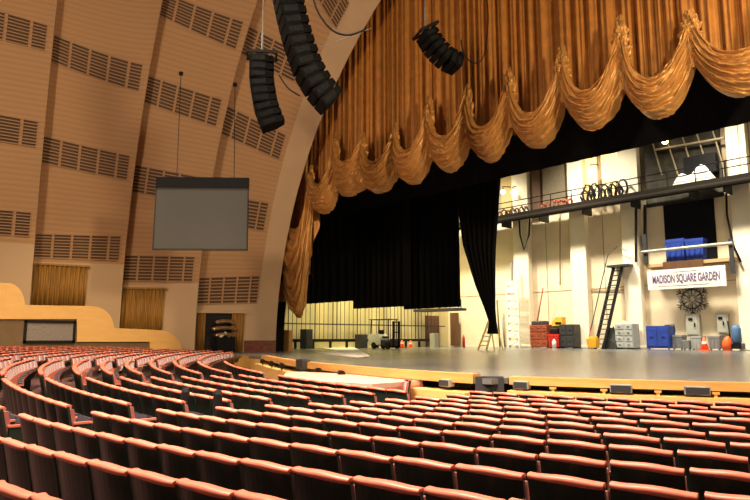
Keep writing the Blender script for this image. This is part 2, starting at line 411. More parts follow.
# monitors and brackets below the lip
def onedge(px, z, off):
    lo, hi = -15.8, 15
    for _ in range(40):
        m_ = (lo+hi)/2
        if proj(m_, edgeY(m_)-off, z)[0] < px: lo = m_
        else: hi = m_
    t = Vector((.1, edgeY(lo+.1)-edgeY(lo), 0)).normalized()
    return Vector((lo, edgeY(lo)-off, z)), math.atan2(t.y, t.x)
def monitor(px, wd, lab, z=-1.02, h=.17):
    c, a = onedge(px, z, .05)
    o = thing('stage_monitor', lab, 'speaker', (c.x, c.y, z-h/2), 'low boxes tucked under the stage lips'); Rz = Matrix.Rotation(a, 3, 'Z')
    mb = MB(); mb.box(c, (wd, .24, h), 0, Rz); mb.build('cabinet', M['mid_grey'], o, bevel=.015)
    mb = MB(); mb.box(c+Rz @ Vector((0, -.125, 0)), (wd*.9, .01, h*.75), 0, Rz); mb.build('grille', M['dark_grey'], o)
for px, wd, lab in ((522, .33, 'grey floor monitor under the lip just right of the dark gap panel'), (621, .42, 'grey floor monitor in the middle under the right-hand stage lip'),
                    (697, .46, 'grey floor monitor furthest right under the stage lip'), (447, .30, 'grey floor monitor under the left-hand lip near the dark gap panel')):
    monitor(px, wd, lab)
def bracket(px, lab):
    c, a = onedge(px, -1.1, .12)
    o = thing('footlight_bracket', lab, 'bracket', (c.x, c.y, -1.14), 'small brass brackets under the right-hand stage lip'); mb = MB()
    mb.box(c+Vector((0, 0, -.02)), (.05, .05, .08)); mb.build('stem', M['yellow'], o)
    mb = MB(); mb.box(c+Vector((0, 0, .04)), (.13, .08, .04), 0, Matrix.Rotation(a, 3, 'Z')); mb.build('cup', M['wood'], o)
for px, lab in ((553, 'small brass bracket right of the first grey monitor under the lip'), (604, 'small brass bracket just left of the middle grey monitor'),
                (658, 'small brass bracket right of the middle grey monitor'), (716, 'small brass bracket right of the rightmost grey monitor')):
    bracket(px, lab)
# black lanterns along the left lip
for px, lab in ((263, 'black lantern at the far left end of the curved lip'), (272, 'second black lantern from the left end of the curved lip'),
                (282, 'third black lantern from the left, just before the grey box'), (319, 'black lantern right of the grey box on the curved lip'), (342, 'black lantern furthest right on the curved lip')):
    c, a = onedge(px, -.98, .28)
    o = thing('footlight', lab, 'stage light', (c.x, c.y, -1.2), 'black lanterns along the left stage lip')
    mb = MB(); mb.tube([c+Vector((-.1, 0, 0)), c+Vector((.12, -.1, -.03))], [.08, .11], 10); mb.build('lantern_body', M['black_metal'], o)
    mb = MB(); mb.tube([c+Vector((0, 0, -.02)), (c.x, c.y, -1.2)], .025, 6); mb.build('stand', M['black_metal'], o)
c, a = onedge(303, DECK-.02, .1)
mb = MB(); mb.box(c, (.75, .3, .34), 0, Matrix.Rotation(a, 3, 'Z'))
mb.box(c+Vector((0, -.02, .18)), (.7, .2, .03), 0, Matrix.Rotation(a, 3, 'Z'))
tag(mb.build('prompt_box', M['dark_grey'], origin=c-Vector((0, 0, .17)), bevel=.02), 'grey prompter box mounted over the left stage lip', 'box')
# carpeted pit cover
zc = -1.12
pc = [onZ(281, 382.5, zc), onZ(286, 375.5, zc), onZ(300, 375, zc), onZ(345, 377, zc), onZ(423, 384.5, zc), onZ(392, 387, zc), onZ(372, 388.5, zc), onZ(330, 386, zc)]
o = thing('pit_cover', 'long low cream-pink carpeted platform in front of the curved stage lip', 'platform', (pc[3].x, pc[3].y, -1.8))
mb = MB(); mb.prism([p+Vector((0, 0, .1)) for p in pc], (0, 0, -.1)); mb.build('carpet_top', M['pink'], o)
mb = MB(); mb.prism([p*1.0 for p in pc], (0, 0, -.75)); mb.build('skirt', M['pinkred'], o)
# patch of light on the deck, painted as a thin white slab
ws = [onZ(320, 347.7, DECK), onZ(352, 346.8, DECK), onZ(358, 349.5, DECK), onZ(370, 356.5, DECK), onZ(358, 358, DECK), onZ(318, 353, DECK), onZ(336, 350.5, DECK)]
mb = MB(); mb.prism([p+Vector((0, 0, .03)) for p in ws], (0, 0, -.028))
tag(mb.build('light_patch', M['white_cloth_light'], origin=ws[3]), 'bright patch of light painted on the stage floor near the curtain tail', 'light patch')

# ------------------------------------------------------------------ gold contour curtain
YG = 23.4
cur = thing('contour_curtain', 'huge gathered gold satin contour curtain with scalloped swags over the stage', 'curtain', (0, YG, 6))
def g(px, t, b): A = onY(px, t, YG); B = onY(px, b, YG); return (A.x, A.z, B.z)
gath = [g(287, 165, 300), g(313, 168, 205), g(338, 135, 192), g(365, 136, 187), g(397, 126, 174), g(431, 98, 157), g(469, 88, 142), g(511, 72, 128), g(563, 50, 104), g(621, 20, 90), g(691, 14, 68)]
bots = [318, 214, 196, 193, 184, 172, 162, 148, 130, 118]
mids = [(a[0]+b[0])/2 for a, b in zip(gath, gath[1:])]
def z_at(x, py):   # height of that picture row where the plane of the curtain passes x
    lo, hi = 200, 1200
    for _ in range(40):
        m_ = (lo+hi)/2
        if onY(m_, py, YG).x < x: lo = m_
        else: hi = m_
    return onY(lo, py, YG).z
zb = [z_at(m_, b) for m_, b in zip(mids, bots)]
sp = 3.45
x = gath[-1][0]; tz, jz = gath[-2][1], gath[-2][2]
while x < 22:
    x += sp; gath.append((x, tz + .1, jz)); zb.append(zb[9] if len(zb) > 9 else zb[-1])
def swag_T(i, w): # w in -1..1
    a, b = gath[i], gath[i+1]; u = (w+1)/2
    e = a[1]+(b[1]-a[1])*u
    mid = zb[i] + .62*((a[1]+b[1])/2 - (a[2]+b[2])/2)*(1 if i else 1.6)
    return e - (e - mid)*(1-abs(w)**2.6)
def swag_B(i, w):
    a, b = gath[i], gath[i+1]; u = (w+1)/2
    e = a[2]+(b[2]-a[2])*u
    return e - (e - zb[i])*(1-abs(w)**2.3)
def curtain_bottom(x):
    for i in range(len(gath)-1):
        if gath[i][0] <= x <= gath[i+1][0]:
            w = 2*(x-gath[i][0])/(gath[i+1][0]-gath[i][0])-1
            return .45*swag_T(i, w)+.55*swag_B(i, w)
    return gath[0][2] if x < gath[0][0] else 6
def fold(x):
    t = x/.62 + .55*math.sin(x*.8) + .3*math.sin(x*2.1)
    c_ = abs(math.sin(PI*t))                     # rounded pleats parted by narrow deep creases
    return .46*(1-c_**.5) + .07*math.sin(2*PI*t*2.63+x) - .12*math.sin(x*1.3)
mb = MB(); x0, x1 = -26.3, 26.3
NX = 1300
mb.grid(lambda u, v: (lambda X: (X, YG+.45+fold(X)*(1-.15*v), curtain_bottom(X)+(25-curtain_bottom(X))*v**.9))(x0+(x1-x0)*u), NX, 14)
mb.build('curtain_fabric', M['gold'], cur, smooth=True)
for i in range(len(gath)-1):
    rnd = random.Random(i*31+5); ph = rnd.random()*6; nf = 5.2+rnd.random()
    a, b = gath[i], gath[i+1]; tail = (i == 0)
    def sf(u, v):
        w = 2*u-1
        w2 = w
        X = a[0]+(b[0]-a[0])*u
        T = swag_T(i, w2); B = swag_B(i, w2)
        vv = v
        env = (1-w*w)
        y = -.62*math.sqrt(max(0, env))*math.sin(PI*min(1, vv*.9+.15))*(.6 if tail else 1) - .1
        nz = noise.noise(Vector((X*.9, vv*2.2, i*3.7)))
        skew = .35*math.sin(PI*u+ph)+.55*nz
        c_ = vv*nf+skew
        f_ = math.sin(2*PI*c_); f2 = math.sin(2*PI*(c_*2.3+1.7*noise.noise(Vector((X*1.6, vv*3, i)))))
        y += (-.17*abs(f_)**.7*(1 if f_ > 0 else .2) - .05*f2)*(.45+.55*env)
        y += .10*noise.noise(Vector((X*5, vv*16, i)))*(1-.6*env)
        y += .28*max(0, vv-.93)/.07
        X += .10*noise.noise(Vector((vv*9, i*2.2, u*4)))*(1-env)
        return (X, YG+y, T+(B-T)*vv)
    mb = MB(); mb.grid(sf, 44, 84); mb.build('swag', M['gold_swag'], cur, smooth=True)
for i, a in enumerate(gath):
    if i == 0: continue
    rnd = random.Random(i); ph = rnd.random()*6
    t, bz = a[1]+.15, a[2]-.05
    def gf(u, v):
        th = -PI*.06 - PI*.88*u      # the half that faces the hall
        zz = t+(bz-t)*v
        r = (.05+.38*math.sin(PI*min(1, .04+v*.86))**1.1*(1-.5*v))
        n1 = noise.noise(Vector((u*5+i*7, v*11, 0))); n2 = noise.noise(Vector((u*11, v*26+i*3, 4)))
        r *= 1+.55*n1+.35*n2
        return (a[0]+r*math.cos(th)*1.1, YG-.08+r*math.sin(th)*.8, zz+.12*n1)
    mb = MB(); mb.grid(gf, 30, 56); mb.build('gather', M['gold_swag'], cur, smooth=True)

# ------------------------------------------------------------------ black masking
def drape(name, lab, X0, X1, Y, zfun0, z1, amp=.12, per=.8, nx=None, mat_=None, origin=None):
    nx = nx or int(abs(X1-X0)/per*8)
    mb = MB()
    f = lambda d: (lambda u, v: (lambda X: (X, Y+d+amp*math.sin(2*PI*X/per+math.sin(X)), zfun0(X)+(z1-zfun0(X))*v))(X0+(X1-X0)*u))
    mb.slab(f(0), f(.04), nx, 2)
    return tag(mb.build(name, mat_ or M['black'], origin=(X0, Y, zfun0(X0)), smooth=True), lab, 'curtain')
drape('black_border', 'long black border curtain hanging level above the back-wall catwalk', -34.9, 29.9, 28.4, lambda X: 8.8, 27, .04, 1.1)
def pxX(px, Y): return onY(px, 300, Y).x
def zof(py, px, Y): return onY(px, py, Y).z
drape('black_drape', 'black stage drape at the left, its hem just above the bright side wall', pxX(284, 31), pxX(357, 31), 31, lambda X: zof(302, 335, 31), 26, .14, .9)
drape('black_drape', 'middle black stage drape hanging slightly lower than its left neighbour', pxX(354, 32.5), pxX(409, 32.5), 32.5, lambda X: zof(307.5, 380, 32.5), 26, .2, .7)
drape('black_drape', 'right-hand black stage drape, next to the drape tied aside', pxX(405, 34), pxX(461, 34), 34, lambda X: zof(308, 435, 34), 26, .2, .6)
# the leg tied aside
YL = 31.0
Ls = [(455, 470), (455, 500), (460, 497), (463, 495.5), (468, 495), (475, 495), (484, 495), (489, 496), (487, 498)]
ys = [60, 180, 225, 246, 262, 285, 308, 322, 334]
def legf(d):
    def f(u, v):
        k = v*(len(ys)-1); i = min(len(ys)-2, int(k)); q = k-i
        l = Ls[i][0]*(1-q)+Ls[i+1][0]*q; r = max(Ls[i][1], 495)*(1-q)+max(Ls[i+1][1], 495)*q; y = ys[i]*(1-q)+ys[i+1]*q
        p = onY(l+(r-l)*u, y, YL); wd = (r-l)/40
        return (p.x, YL+d+.18*math.sin(u*2*PI*7)*min(1, wd+.3), p.z)
    return f
mb = MB(); mb.slab(legf(0), legf(.05), 60, 32)
tag(mb.build('black_drape', M['black'], origin=onY(492, 334, YL), smooth=True), 'black drape swept aside and tied in at its foot beside the stepladder', 'curtain')

# ------------------------------------------------------------------ stage house: back wall and side wall
YB = 51.1
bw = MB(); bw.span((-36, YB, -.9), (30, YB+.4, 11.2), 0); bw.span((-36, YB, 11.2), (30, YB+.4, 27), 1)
struct(bw.build('wall_stage', [M['cream'], M['dull_brown']]))
sw = MB(); sw.span((-35, 24.6, -.9), (-35.5, YB, 27)); struct(sw.build('wall_left', M['side']))
sw = MB(); sw.span((30, 24.6, -.9), (30.5, YB, 27)); struct(sw.build('wall_right', M['side']))
# panel joints on the back wall
jt = MB()
for z in (4.2,):
    jt.span((-34.8, YB-.03, z), (0, YB, z+.06))
for px in (548, 606, 690): 
    X = pxX(px, YB); jt.span((X, YB-.03, -.8), (X+.05, YB, 11))
struct(jt.build('trim_7', M['dull_brown']))
YCOL = 50.4
def colm(pxa, pxb, lab):
    X0, X1 = onY(pxa, 345, YCOL).x, onY(pxb, 345, YCOL).x
    mb = MB(); mb.span((X0, YCOL, DECK), (X1, YB, 18.5)); mb.span((X0-.12, YCOL-.1, DECK), (X1+.12, YB, DECK+.25))
    return tag(mb.build('concrete_column', M['cream_col'], origin=((X0+X1)/2, YCOL, DECK), bevel=.05), lab, 'column', 'cream columns on the back wall')
colm(516, 531, 'leftmost cream column on the back wall, beside the red-brown crate')
colm(574, 590, 'cream column on the back wall between the dark bin and the yellow bucket')
colm(627, 644, 'cream column on the back wall just left of the blue bin')
colm(741, 762, 'rightmost cream column on the back wall at the edge of the picture')
# catwalk
def rail(mb, X0, X1, Y, z, h=1.15, post=2.0):
    for dz in (h, h*.55): mb.tube([(X0, Y, z+dz), (X1, Y, z+dz)], .045, 6)
    n = int(abs(X1-X0)/post)
    for k in range(n+1):
        X = X0+(X1-X0)*k/n; mb.tube([(X, Y, z), (X, Y, z+h)], .04, 6)
cw = thing('catwalk', 'long dark steel catwalk with railing high on the back wall', 'catwalk', (-12, 49.5, 11.2))
mb = MB(); mb.span((-33, 48.7, 11.2), (4, 50.35, 11.5)); mb.tube([(-33, 48.6, 10.95), (4, 48.6, 10.95)], .22, 10); mb.build('walkway', M['catw'], cw)
mb = MB(); rail(mb, -33, 4, 48.75, 11.5); mb.build('railing', M['catw'], cw)
for px in (508, 546, 590, 640, 700, 735):
    X = pxX(px, 49.5); mb = MB(); mb.span((X, 48.8, 10.4), (X+.12, 50.3, 11.15)); mb.build('hanger', M['dark_grey'], cw)
# things above the catwalk
def rect(name, lab, cat, pa, pb, Y, dep, m_, group=None, bev=0, tagged=True):
    a = onY(pa[0], pa[1], Y); b = onY(pb[0], pb[1], Y)
    mb = MB(); mb.span((a.x, Y, a.z), (b.x, Y+dep, b.z)); o = mb.build(name, m_, origin=((a.x+b.x)/2, Y, min(a.z, b.z)), bevel=bev)
    return tag(o, lab, cat, group) if tagged else o
def backwin(n, pa, pb, m_, Y=51.0):
    a = onY(pa[0], pa[1], Y); b = onY(pb[0], pb[1], Y)
    mb = MB(); mb.span((a.x, Y, a.z), (b.x, Y+.08, b.z)); struct(mb.build(n, m_))
backwin('window_1', (500, 150), (529, 214), mat('lit_recess', (.6, .45, .2), .7))
backwin('window_2', (600, 140), (624, 196), M['ballast'])
backwin('window_3', (576, 140), (598, 200), M['ballast'])
rect('brown_flat', 'tall brown scenery board behind the catwalk railing', 'board', (529, 150), (541, 216), 50.7, .38, M['wood_brown'])
rect('grey_shutter', 'pale grey-brown shutter behind the catwalk, left of the bright windows', 'shutter', (542, 150), (566, 207), 50.8, .28, mat('taupe', (.22, .18, .12), .8, noise=.1))
rect('dark_opening', 'dark recess with hanging gear above the catwalk at the right', 'recess', (641, 110), (724, 196), 50.9, .12, mat('dark_recess', (.035, .03, .02), .8, noise=.8, nscale=1.2))
# upper pillars
for pa, pb, lab in (((515, 150), (528, 222), 'cream upper pillar above the catwalk at the left'), ((625, 120), (639, 205), 'cream upper pillar above the catwalk, right of the bright windows'),
                    ((727, 90), (742, 190), 'bright cream upper pillar above the catwalk at the far right')):
    rect('upper_pillar', lab, 'column', pa, pb, 50.3, .6, M['cream_col'], 'cream pillars above the catwalk')
# gear on the catwalk
def bundle(px0, px1, py, h, m_, lab, n=9, name='cable_coil'):
    a = onY(px0, py, 49.6); b = onY(px1, py, 49.6)
    zt = 11.55
    mb = MB(); rn = random.Random(px0)
    for k in range(n):
        X = a.x+(b.x-a.x)*(k+.5)/n; r = h*(.3+.2*rn.random())
        mb.tube([(X+r*math.cos(t)*.6, 49.6+.2*rn.random(), zt+r+r*math.sin(t)) for t in [q*PI/5 for q in range(11)]], .09, 6)
    return tag(mb.build(name, m_, origin=((a.x+b.x)/2, 49.6, zt), smooth=True), lab, 'cable')
bundle(582, 624, 190, 1.6, M['black_metal'], 'black cable coils hung on the catwalk railing before the bright windows', 12)
bundle(497, 528, 215, .8, M['wood_brown'], 'brown rope coils lying on the left end of the catwalk', 7)
bundle(541, 572, 205, .8, M['redbrown'], 'reddish rope coils on the catwalk below the grey shutter', 7)
def sheet_heap():
    a = onY(676, 182, 49.7); b = onY(716, 176, 49.7); zt = 11.55
    mb = MB(); rn = random.Random(4)
    mb.grid(lambda u, v: (a.x+(b.x-a.x)*u, 49.0+1.3*v, zt+.05+1.5*math.sin(PI*u)**.5*math.sin(PI*v)**.6*(.75+.25*math.sin(9*u+3*v))), 24, 10)
    tag(mb.build('cloth_heap', M['white_cloth_light'], origin=((a.x+b.x)/2, 49.6, zt), smooth=True), 'heap of folded white cloths on the catwalk', 'cloth')
sheet_heap()
# roof beams and ducts seen in the dark recess at right
mb = MB()
for k in range(5):
    a = onY(648+16*k, 128+3*(k % 2), 50.6); b = onY(662+16*k, 175, 50.6)
    mb.tube([a, b], .06, 6)
a = onY(655, 150, 50.5); b = onY(724, 138, 50.5); mb.tube([a, b], .1, 8)
a = onY(640, 142, 50.5); b = onY(700, 120, 50.5); mb.tube([a, b], .1, 8)
tag(mb.build('roof_struts', M['dull_brown'], origin=onY(690, 150, 50.5)), 'grey steel struts crossing the dark recess above the catwalk', 'beam')
rect('black_crate', 'black slatted crate standing in the dark recess above the catwalk', 'crate', (683, 158), (716, 171), 50.2, .5, M['black_metal'])
# work lamps
def lamp(px, py, Y, lab, r=.22):
    c = onY(px, py, Y); o = thing('work_lamp', lab, 'lamp', c, 'bare work lamps over the catwalk')
    mb = MB(); mb.tube([c+Vector((0, 0, -r)), c+Vector((0, 0, -r*.6)), c, c+Vector((0, 0, r*.6)), c+Vector((0, 0, r))], [r*.3, r*.8, r, r*.8, r*.3], 10); mb.build('bulb', M['bulb'], o, smooth=True)
    mb = MB(); mb.tube([c+Vector((0, 0, r)), c+Vector((0, 0, r+.3)), (c.x, YB, c.z+r+.5)], .05, 6); mb.build('lamp_arm', M['black_metal'], o)
lamp(665, 141, 49.8, 'bare work lamp glowing in the dark recess at the right', .25)
lamp(503, 192, 49.8, 'left one of the two lamps close together at the far left of the catwalk')
lamp(513, 192, 49.8, 'right one of the two lamps close together at the far left of the catwalk', .2)
lamp(591, 171, 49.9, 'work lamp in front of the bright windows above the catwalk', .3)

# dark loading opening with shelf, blue tubs
backwin('window_4', (663, 205), (718, 262), M['black'], 51.0)
YS = 49.9
sh = thing('loading_shelf', 'long timber-edged loading shelf below the dark opening', 'shelf', onY(690, 262, YS))
a = onY(644, 263, YS); b = onY(735, 256.5, YS)
zs_ = onY(690, 261, YS).z
mb = MB(); mb.span((a.x, YS-.1, zs_-.25), (b.x, YB-.05, zs_)); mb.build('shelf_deck', mat('shelf_timber', (.45, .3, .15), .7), sh)
mb = MB(); mb.span((onY(664, 262, YS).x, YS-.25, zs_-.5), (onY(704, 262, YS).x, YS-.1, zs_+.05)); mb.build('edge_board', M['wood_brown'], sh)
mb = MB(); mb.tube([(a.x, YS-.3, zs_+1.0), (b.x, YS-.3, zs_+1.0)], .12, 8); mb.build('guard_rail', M['pale_grey'], sh)
mb = MB(); mb.span((a.x+.1, YS-.25, zs_), (a.x+.4, YS-.05, zs_+2.4)); mb.build('post', M['dark_grey'], sh)
mb = MB(); mb.span((b.x-.3, YS-.25, zs_-1.2), (b.x, YS-.11, zs_+1.3)); mb.build('post', M['dark_grey'], sh)
def tub(px0, px1, top, Y, z0, m_, lab, group=None, dep=1.0, name='plastic_tub', lid=None, cat='bin'):
    A = onY(px0, top, Y); B = onY(px1, top, Y); zt = A.z; xc = (A.x+B.x)/2; w_ = abs(B.x-A.x)/2; h = zt-z0
    o = thing(name, lab, cat, (xc, Y+dep/2, z0), group)
    mb = MB(); t = .9
    vs = []
    for z, s in ((z0+.1, t), (z0+h*.86, 1), (z0+h*.86, 1.04), (zt, 1.04)):
        vs += [(xc-w_*s, Y+dep/2-dep/2*s, z), (xc+w_*s, Y+dep/2-dep/2*s, z), (xc+w_*s, Y+dep/2+dep/2*s, z), (xc-w_*s, Y+dep/2+dep/2*s, z)]
    fs = [(3, 2, 1, 0), (12, 13, 14, 15)]
    for k in range(3):
        for j in range(4): fs.append((k*4+j, k*4+(j+1) % 4, k*4+4+(j+1) % 4, k*4+4+j))
    mb.add(vs, fs)
    for j in range(3):
        X = xc + w_*(j-1)*.62
        mb.box((X, Y+.0, z0+h*.45), (w_*.08, .08, h*.7))
    mb.build('tub_body', m_, o)
    for sx in (-1, 1):
        mb = MB(); mb.tube([(xc+sx*w_*.7, Y+.12, z0+.08), (xc+sx*w_*.7+.08, Y+.12, z0+.08)], .08, 10); mb.build('wheel', M['black_metal'], o)
    if lid:
        mb = MB(); mb.box((xc, Y+dep/2, zt+.04), (w_*2.1, dep*1.06, .08)); mb.build('lid', lid, o)
    return o
tub(665, 683.5, 240, 50.0, zs_, M['blue'], 'left blue tub on the loading shelf', 'blue tubs on the loading shelf', .9)
tub(684.5, 702.5, 239.5, 50.0, zs_, M['blue'], 'right blue tub on the loading shelf', 'blue tubs on the loading shelf', .9)
# sign
sg = thing('hanging_sign', 'white banner sign reading MADISON SQUARE GARDEN under the loading shelf', 'sign', onY(686, 288, 49.6))
a = onY(647, 270.5, 49.6); b = onY(726.5, 284, 49.6); zt_ = onY(686, 268, 49.6).z; zb_ = onY(686, 288, 49.6).z
mb = MB(); mb.span((a.x, 49.6, zb_), (b.x, 49.66, zt_)); mb.build('board', M['sign'], sg)
td = bpy.data.curves.new('text', 'FONT'); td.body = 'MADISON SQUARE GARDEN'; td.size = 1; td.align_x = 'CENTER'; td.align_y = 'CENTER'; td.extrude = .012; td.offset = .02
to = bpy.data.objects.new('text', td); C.objects.link(to); bpy.context.view_layer.update()
dg = bpy.context.evaluated_depsgraph_get(); me = bpy.data.meshes.new_from_object(to.evaluated_get(dg))
xs = [v.co.x for v in me.vertices]; zs2 = [v.co.y for v in me.vertices]
sx = (b.x-a.x)*.86/(max(xs)-min(xs)); sz = (zt_-zb_)*.50/(max(zs2)-min(zs2))
for v in me.vertices: v.co = Vector((v.co.x*sx, -v.co.z, v.co.y*sz))
bpy.data.objects.remove(to)
to = bpy.data.objects.new('lettering', me); C.objects.link(to); me.materials.append(M['purple']); to.parent = sg
to.location = Vector(((a.x+b.x)/2, 49.585, (zt_+zb_)/2)) - sg.location
mb = MB(); mb.span((a.x+.8, 49.58, zb_+.22), (b.x-1.2, 49.6, zb_+.25)); mb.span((a.x+2, 49.58, zt_-.24), (b.x-2, 49.6, zt_-.21)); mb.build('rule_line', M['mid_grey'], sg)
# snowflake ornament
def snowflake():
    c = onY(692, 299, 51.0); o = thing('snowflake_ornament', 'round spiky black and grey snowflake ornament hanging under the sign', 'ornament', c)
    r0 = 1.25
    for k in range(12):
        t = k*2*PI/12; d = Vector((math.cos(t), 0, math.sin(t))); n_ = Vector((-d.z, 0, d.x)); L = r0 if k % 2 else r0*.88
        mb = MB(); mb.tube([c+d*.2, c+d*L], .045, 5)
        for q in (.5, .75):
            for s in (-1, 1): mb.tube([c+d*L*q, c+d*L*(q+.22)+n_*s*.24], .04, 5)
        mb.build('arm', M['dark_grey'] if k % 2 else M['mid_grey'], o)
    for r in (.35, .75):
        mb = MB(); mb.tube([c+Vector((r*math.cos(t), -.02, r*math.sin(t))) for t in [q*PI/12 for q in range(25)]], .05, 5); mb.build('ring', M['pale_grey'] if r < .5 else M['dark_grey'], o)
snowflake()
# electrical boxes
def ebox(pa, pb, lab):
    Y = 50.6; a = onY(*pa, Y); b = onY(*pb, Y); o = thing('electrical_cabinet', lab, 'electrical cabinet', ((a.x+b.x)/2, Y, b.z), 'grey electrical cabinets on the back wall')
    mb = MB(); mb.span((a.x, Y, b.z), (b.x, YB-.015, a.z)); mb.build('cabinet', M['pale_grey'], o, bevel=.03)
    mb = MB(); mb.span((a.x+.12, Y-.04, b.z+.12), (b.x-.12, Y, a.z-.12)); d = mb.build('door', M['pale_grey'], o)
    mb = MB(); mb.box((b.x-.3, Y-.08, (a.z+b.z)/2), (.08, .08, .3)); mb.box(((a.x+b.x)/2-.1, Y-.06, (a.z*.75+b.z*.25)), (.3, .03, .2)); mb.build('handle', M['black_metal'], d)
ebox((685, 314), (700, 336), 'larger grey electrical cabinet right below the snowflake ornament')
ebox((716, 313), (729, 334), 'smaller grey electrical cabinet right of the snowflake, above the orange bag')
# conduits on the back wall
for (x_, y0, y1, lab) in ((712, 290, 314, 'thin conduit rising from the smaller electrical cabinet'), (569, 215, 346, 'dark pipe down the back wall behind the dark bin'), (629, 200, 262, 'dark hanging cable loop on the third column'),
                      (640, 195, 345, 'dark pipe running down between third column and blue bin')):
    pass
def pipe(pts, Y, r, m_, lab, name='wall_pipe', cat='pipe'):
    mb = MB(); P_ = [onY(a_, b_, Y) for a_, b_ in pts]; mb.tube(P_, r, 6); return tag(mb.build(name, m_, origin=P_[-1], smooth=True), lab, cat)
pipe([(636, 201), (636, 262)], 50.25, .1, M['dark_grey'], 'dark vertical pipe on the third column above the ladder')
pipe([(645, 205), (645, 262)], 50.9, .12, M['dark_grey'], 'dark pipe left of the dark loading opening')
pipe([(543, 288), (533, 346)], 50.3, .06, M['redbrown'], 'thin reddish pole leaning on the wall above the red-brown crate', 'leaning_pole', 'pole')
pipe([(590, 290), (625, 290)], 51.0, .05, M['dull_brown'], 'thin horizontal pipe on the wall behind the ladder')
pipe([(560, 210), (560, 285)], 50.95, .05, M['dull_brown'], 'thin vertical pipe on the wall above the dark bin')
pipe([(725, 160), (727, 215), (733, 245), (741, 262)], 50.1, .08, M['black_metal'], 'black cable looping down beside the right-hand column', 'hanging_cable', 'cable')
pipe([(519, 216), (520, 235), (524, 250), (529, 235), (530, 214)], 50.2, .08, M['black_metal'], 'black cable looped over the leftmost back-wall column', 'hanging_cable', 'cable')
# tall white truss with cladding
def truss():
    Y = 49.6; a = onY(508.5, 347, Y); b = onY(517.5, 280, Y); o = thing('truss_tower', 'tall narrow white tower leaning against the back wall left of the first column', 'tower', a)
    X0, X1 = a.x, b.x; zt = b.z
    for X in (X0, X1):
        mb = MB(); mb.tube([(X, Y, DECK), (X, Y, zt)], .09, 6); mb.build('upright', M['white'], o)
    mb = MB(); n_ = 9
    for k in range(n_):
        z = DECK+(zt-DECK)*(k+.3)/n_; mb.span((X0+.08, Y-.03, z), (X1-.08, Y+.03, z+.42+.1*(k % 2)))
    mb.build('cladding', M['white'], o)
    mb = MB()
    for k in range(n_): z = DECK+(zt-DECK)*(k)/n_; mb.tube([(X0, Y, z+.1), (X1, Y, z+.6)], .04, 5)
    mb.build('bracing', M['dark_grey'], o)
    mb = MB(); mb.tube([((X0+X1)/2, Y, zt), ((X0+X1)/2, Y, onY(513, 262, Y).z)], .12, 8); mb.build('mast', M['pale_grey'], o)
truss()
for k, (px, t, m_, lab) in enumerate(((497, 300, 'wood_brown', 'brown lath leaning by the wall left of the white tower'), (502, 318, 'mid_grey', 'short grey pole standing left of the white tower'))):
    pipe([(px, t), (px+3, 347)], 50.4, .08, M[m_], lab, 'leaning_pole', 'pole')
# ladder
def ladder():
    A0, A1 = onY(599, 345, 48.6), onY(618, 266, 50.0)
    o = thing('access_ladder', 'steep black access ladder with handrail rising to the back-wall shelf', 'ladder', (A0.x, A0.y, DECK))
    A0.z = DECK
    wv = Vector((.36, 0, 0))
    for s, nm in ((-1, 'stringer'), (1, 'stringer')):
        mb = MB(); mb.tube([A0+wv*s, A1+wv*s], .13, 6); mb.build(nm, M['black_metal'], o)
    n_ = 17
    for k in range(1, n_):
        p = A0.lerp(A1, k/n_); mb = MB(); mb.box(p, (.7, .3, .07)); mb.build('rung', M['dark_grey'], o)
    mb = MB(); d = Vector((-.7, -.3, .9)); mb.tube([A0+Vector((-.7, 0, 0)), A0+d, A1+d*1.0, A1+Vector((0, 0, 1.6)), A1+Vector((.8, 0, 1.2))], .04, 6)
    mb.build('handrail', M['dark_grey'], o)
    mb = MB(); mb.span((A1.x-.8, 49.6, A1.z-.1), (A1.x+1.1, YB-.05, A1.z+.08)); mb.build('landing', M['dark_grey'], o)
ladder()
# bins and crates
def crate(px0, px1, top, Y, m_, lab, name='storage_crate', dep=1.1, cols=2, rows=3, cat='crate', group=None, z0=DECK, legs=.1):
    A = onY(px0, top, Y); B = onY(px1, top, Y); zt = A.z; o = thing(name, lab, cat, ((A.x+B.x)/2, Y+dep/2, z0), group)
    mb = MB(); mb.span((A.x, Y, z0+legs), (B.x, Y+dep, zt)); mb.build('crate_body', m_, o, bevel=.02)
    w_ = (B.x-A.x)/cols; h = (zt-z0-legs)/rows
    for i in range(cols):
        for j in range(rows):
            mb = MB(); mb.span((A.x+w_*(i+.08), Y-.04, z0+legs+h*(j+.1)), (A.x+w_*(i+.92), Y, z0+legs+h*(j+.9)))
            p_ = mb.build('front_panel', m_, o, bevel=.01)
            mb = MB(); mb.box((A.x+w_*(i+.5), Y-.06, z0+legs+h*(j+.5)), (w_*.25, .03, .05)); mb.build('handle', M['black_metal'], p_)
    for i in (0.08, .92):
        mb = MB(); X = A.x+(B.x-A.x)*i; mb.tube([(X, Y+.1, z0+.06), (X+.07, Y+.1, z0+.06)], .06, 8); mb.build('caster', M['black_metal'], o)
    return o
crate(529.5, 547, 325, 49.3, M['redbrown'], 'red-brown crate cart right of the leftmost cream column', cols=3, rows=3)
rect('junk_heap', 'dark odds and ends piled on top of the red-brown crate', 'clutter', (531, 321), (545, 325), 49.5, .7, M['dark_grey'], bev=.1)
tub(548, 558.5, 334, 49.0, DECK, M['red'], 'bright red bin between the red-brown crate and the dark bin', dep=.8, name='red_bin')
rect('black_toolbag', 'black toolbag on top of the bright red bin', 'bag', (549, 328), (558, 334), 49.1, .5, M['black_metal'], bev=.12)
crate(559, 573.3, 324.5, 49.2, M['dark_grey'], 'dark grey crate left of the second cream column', rows=2)
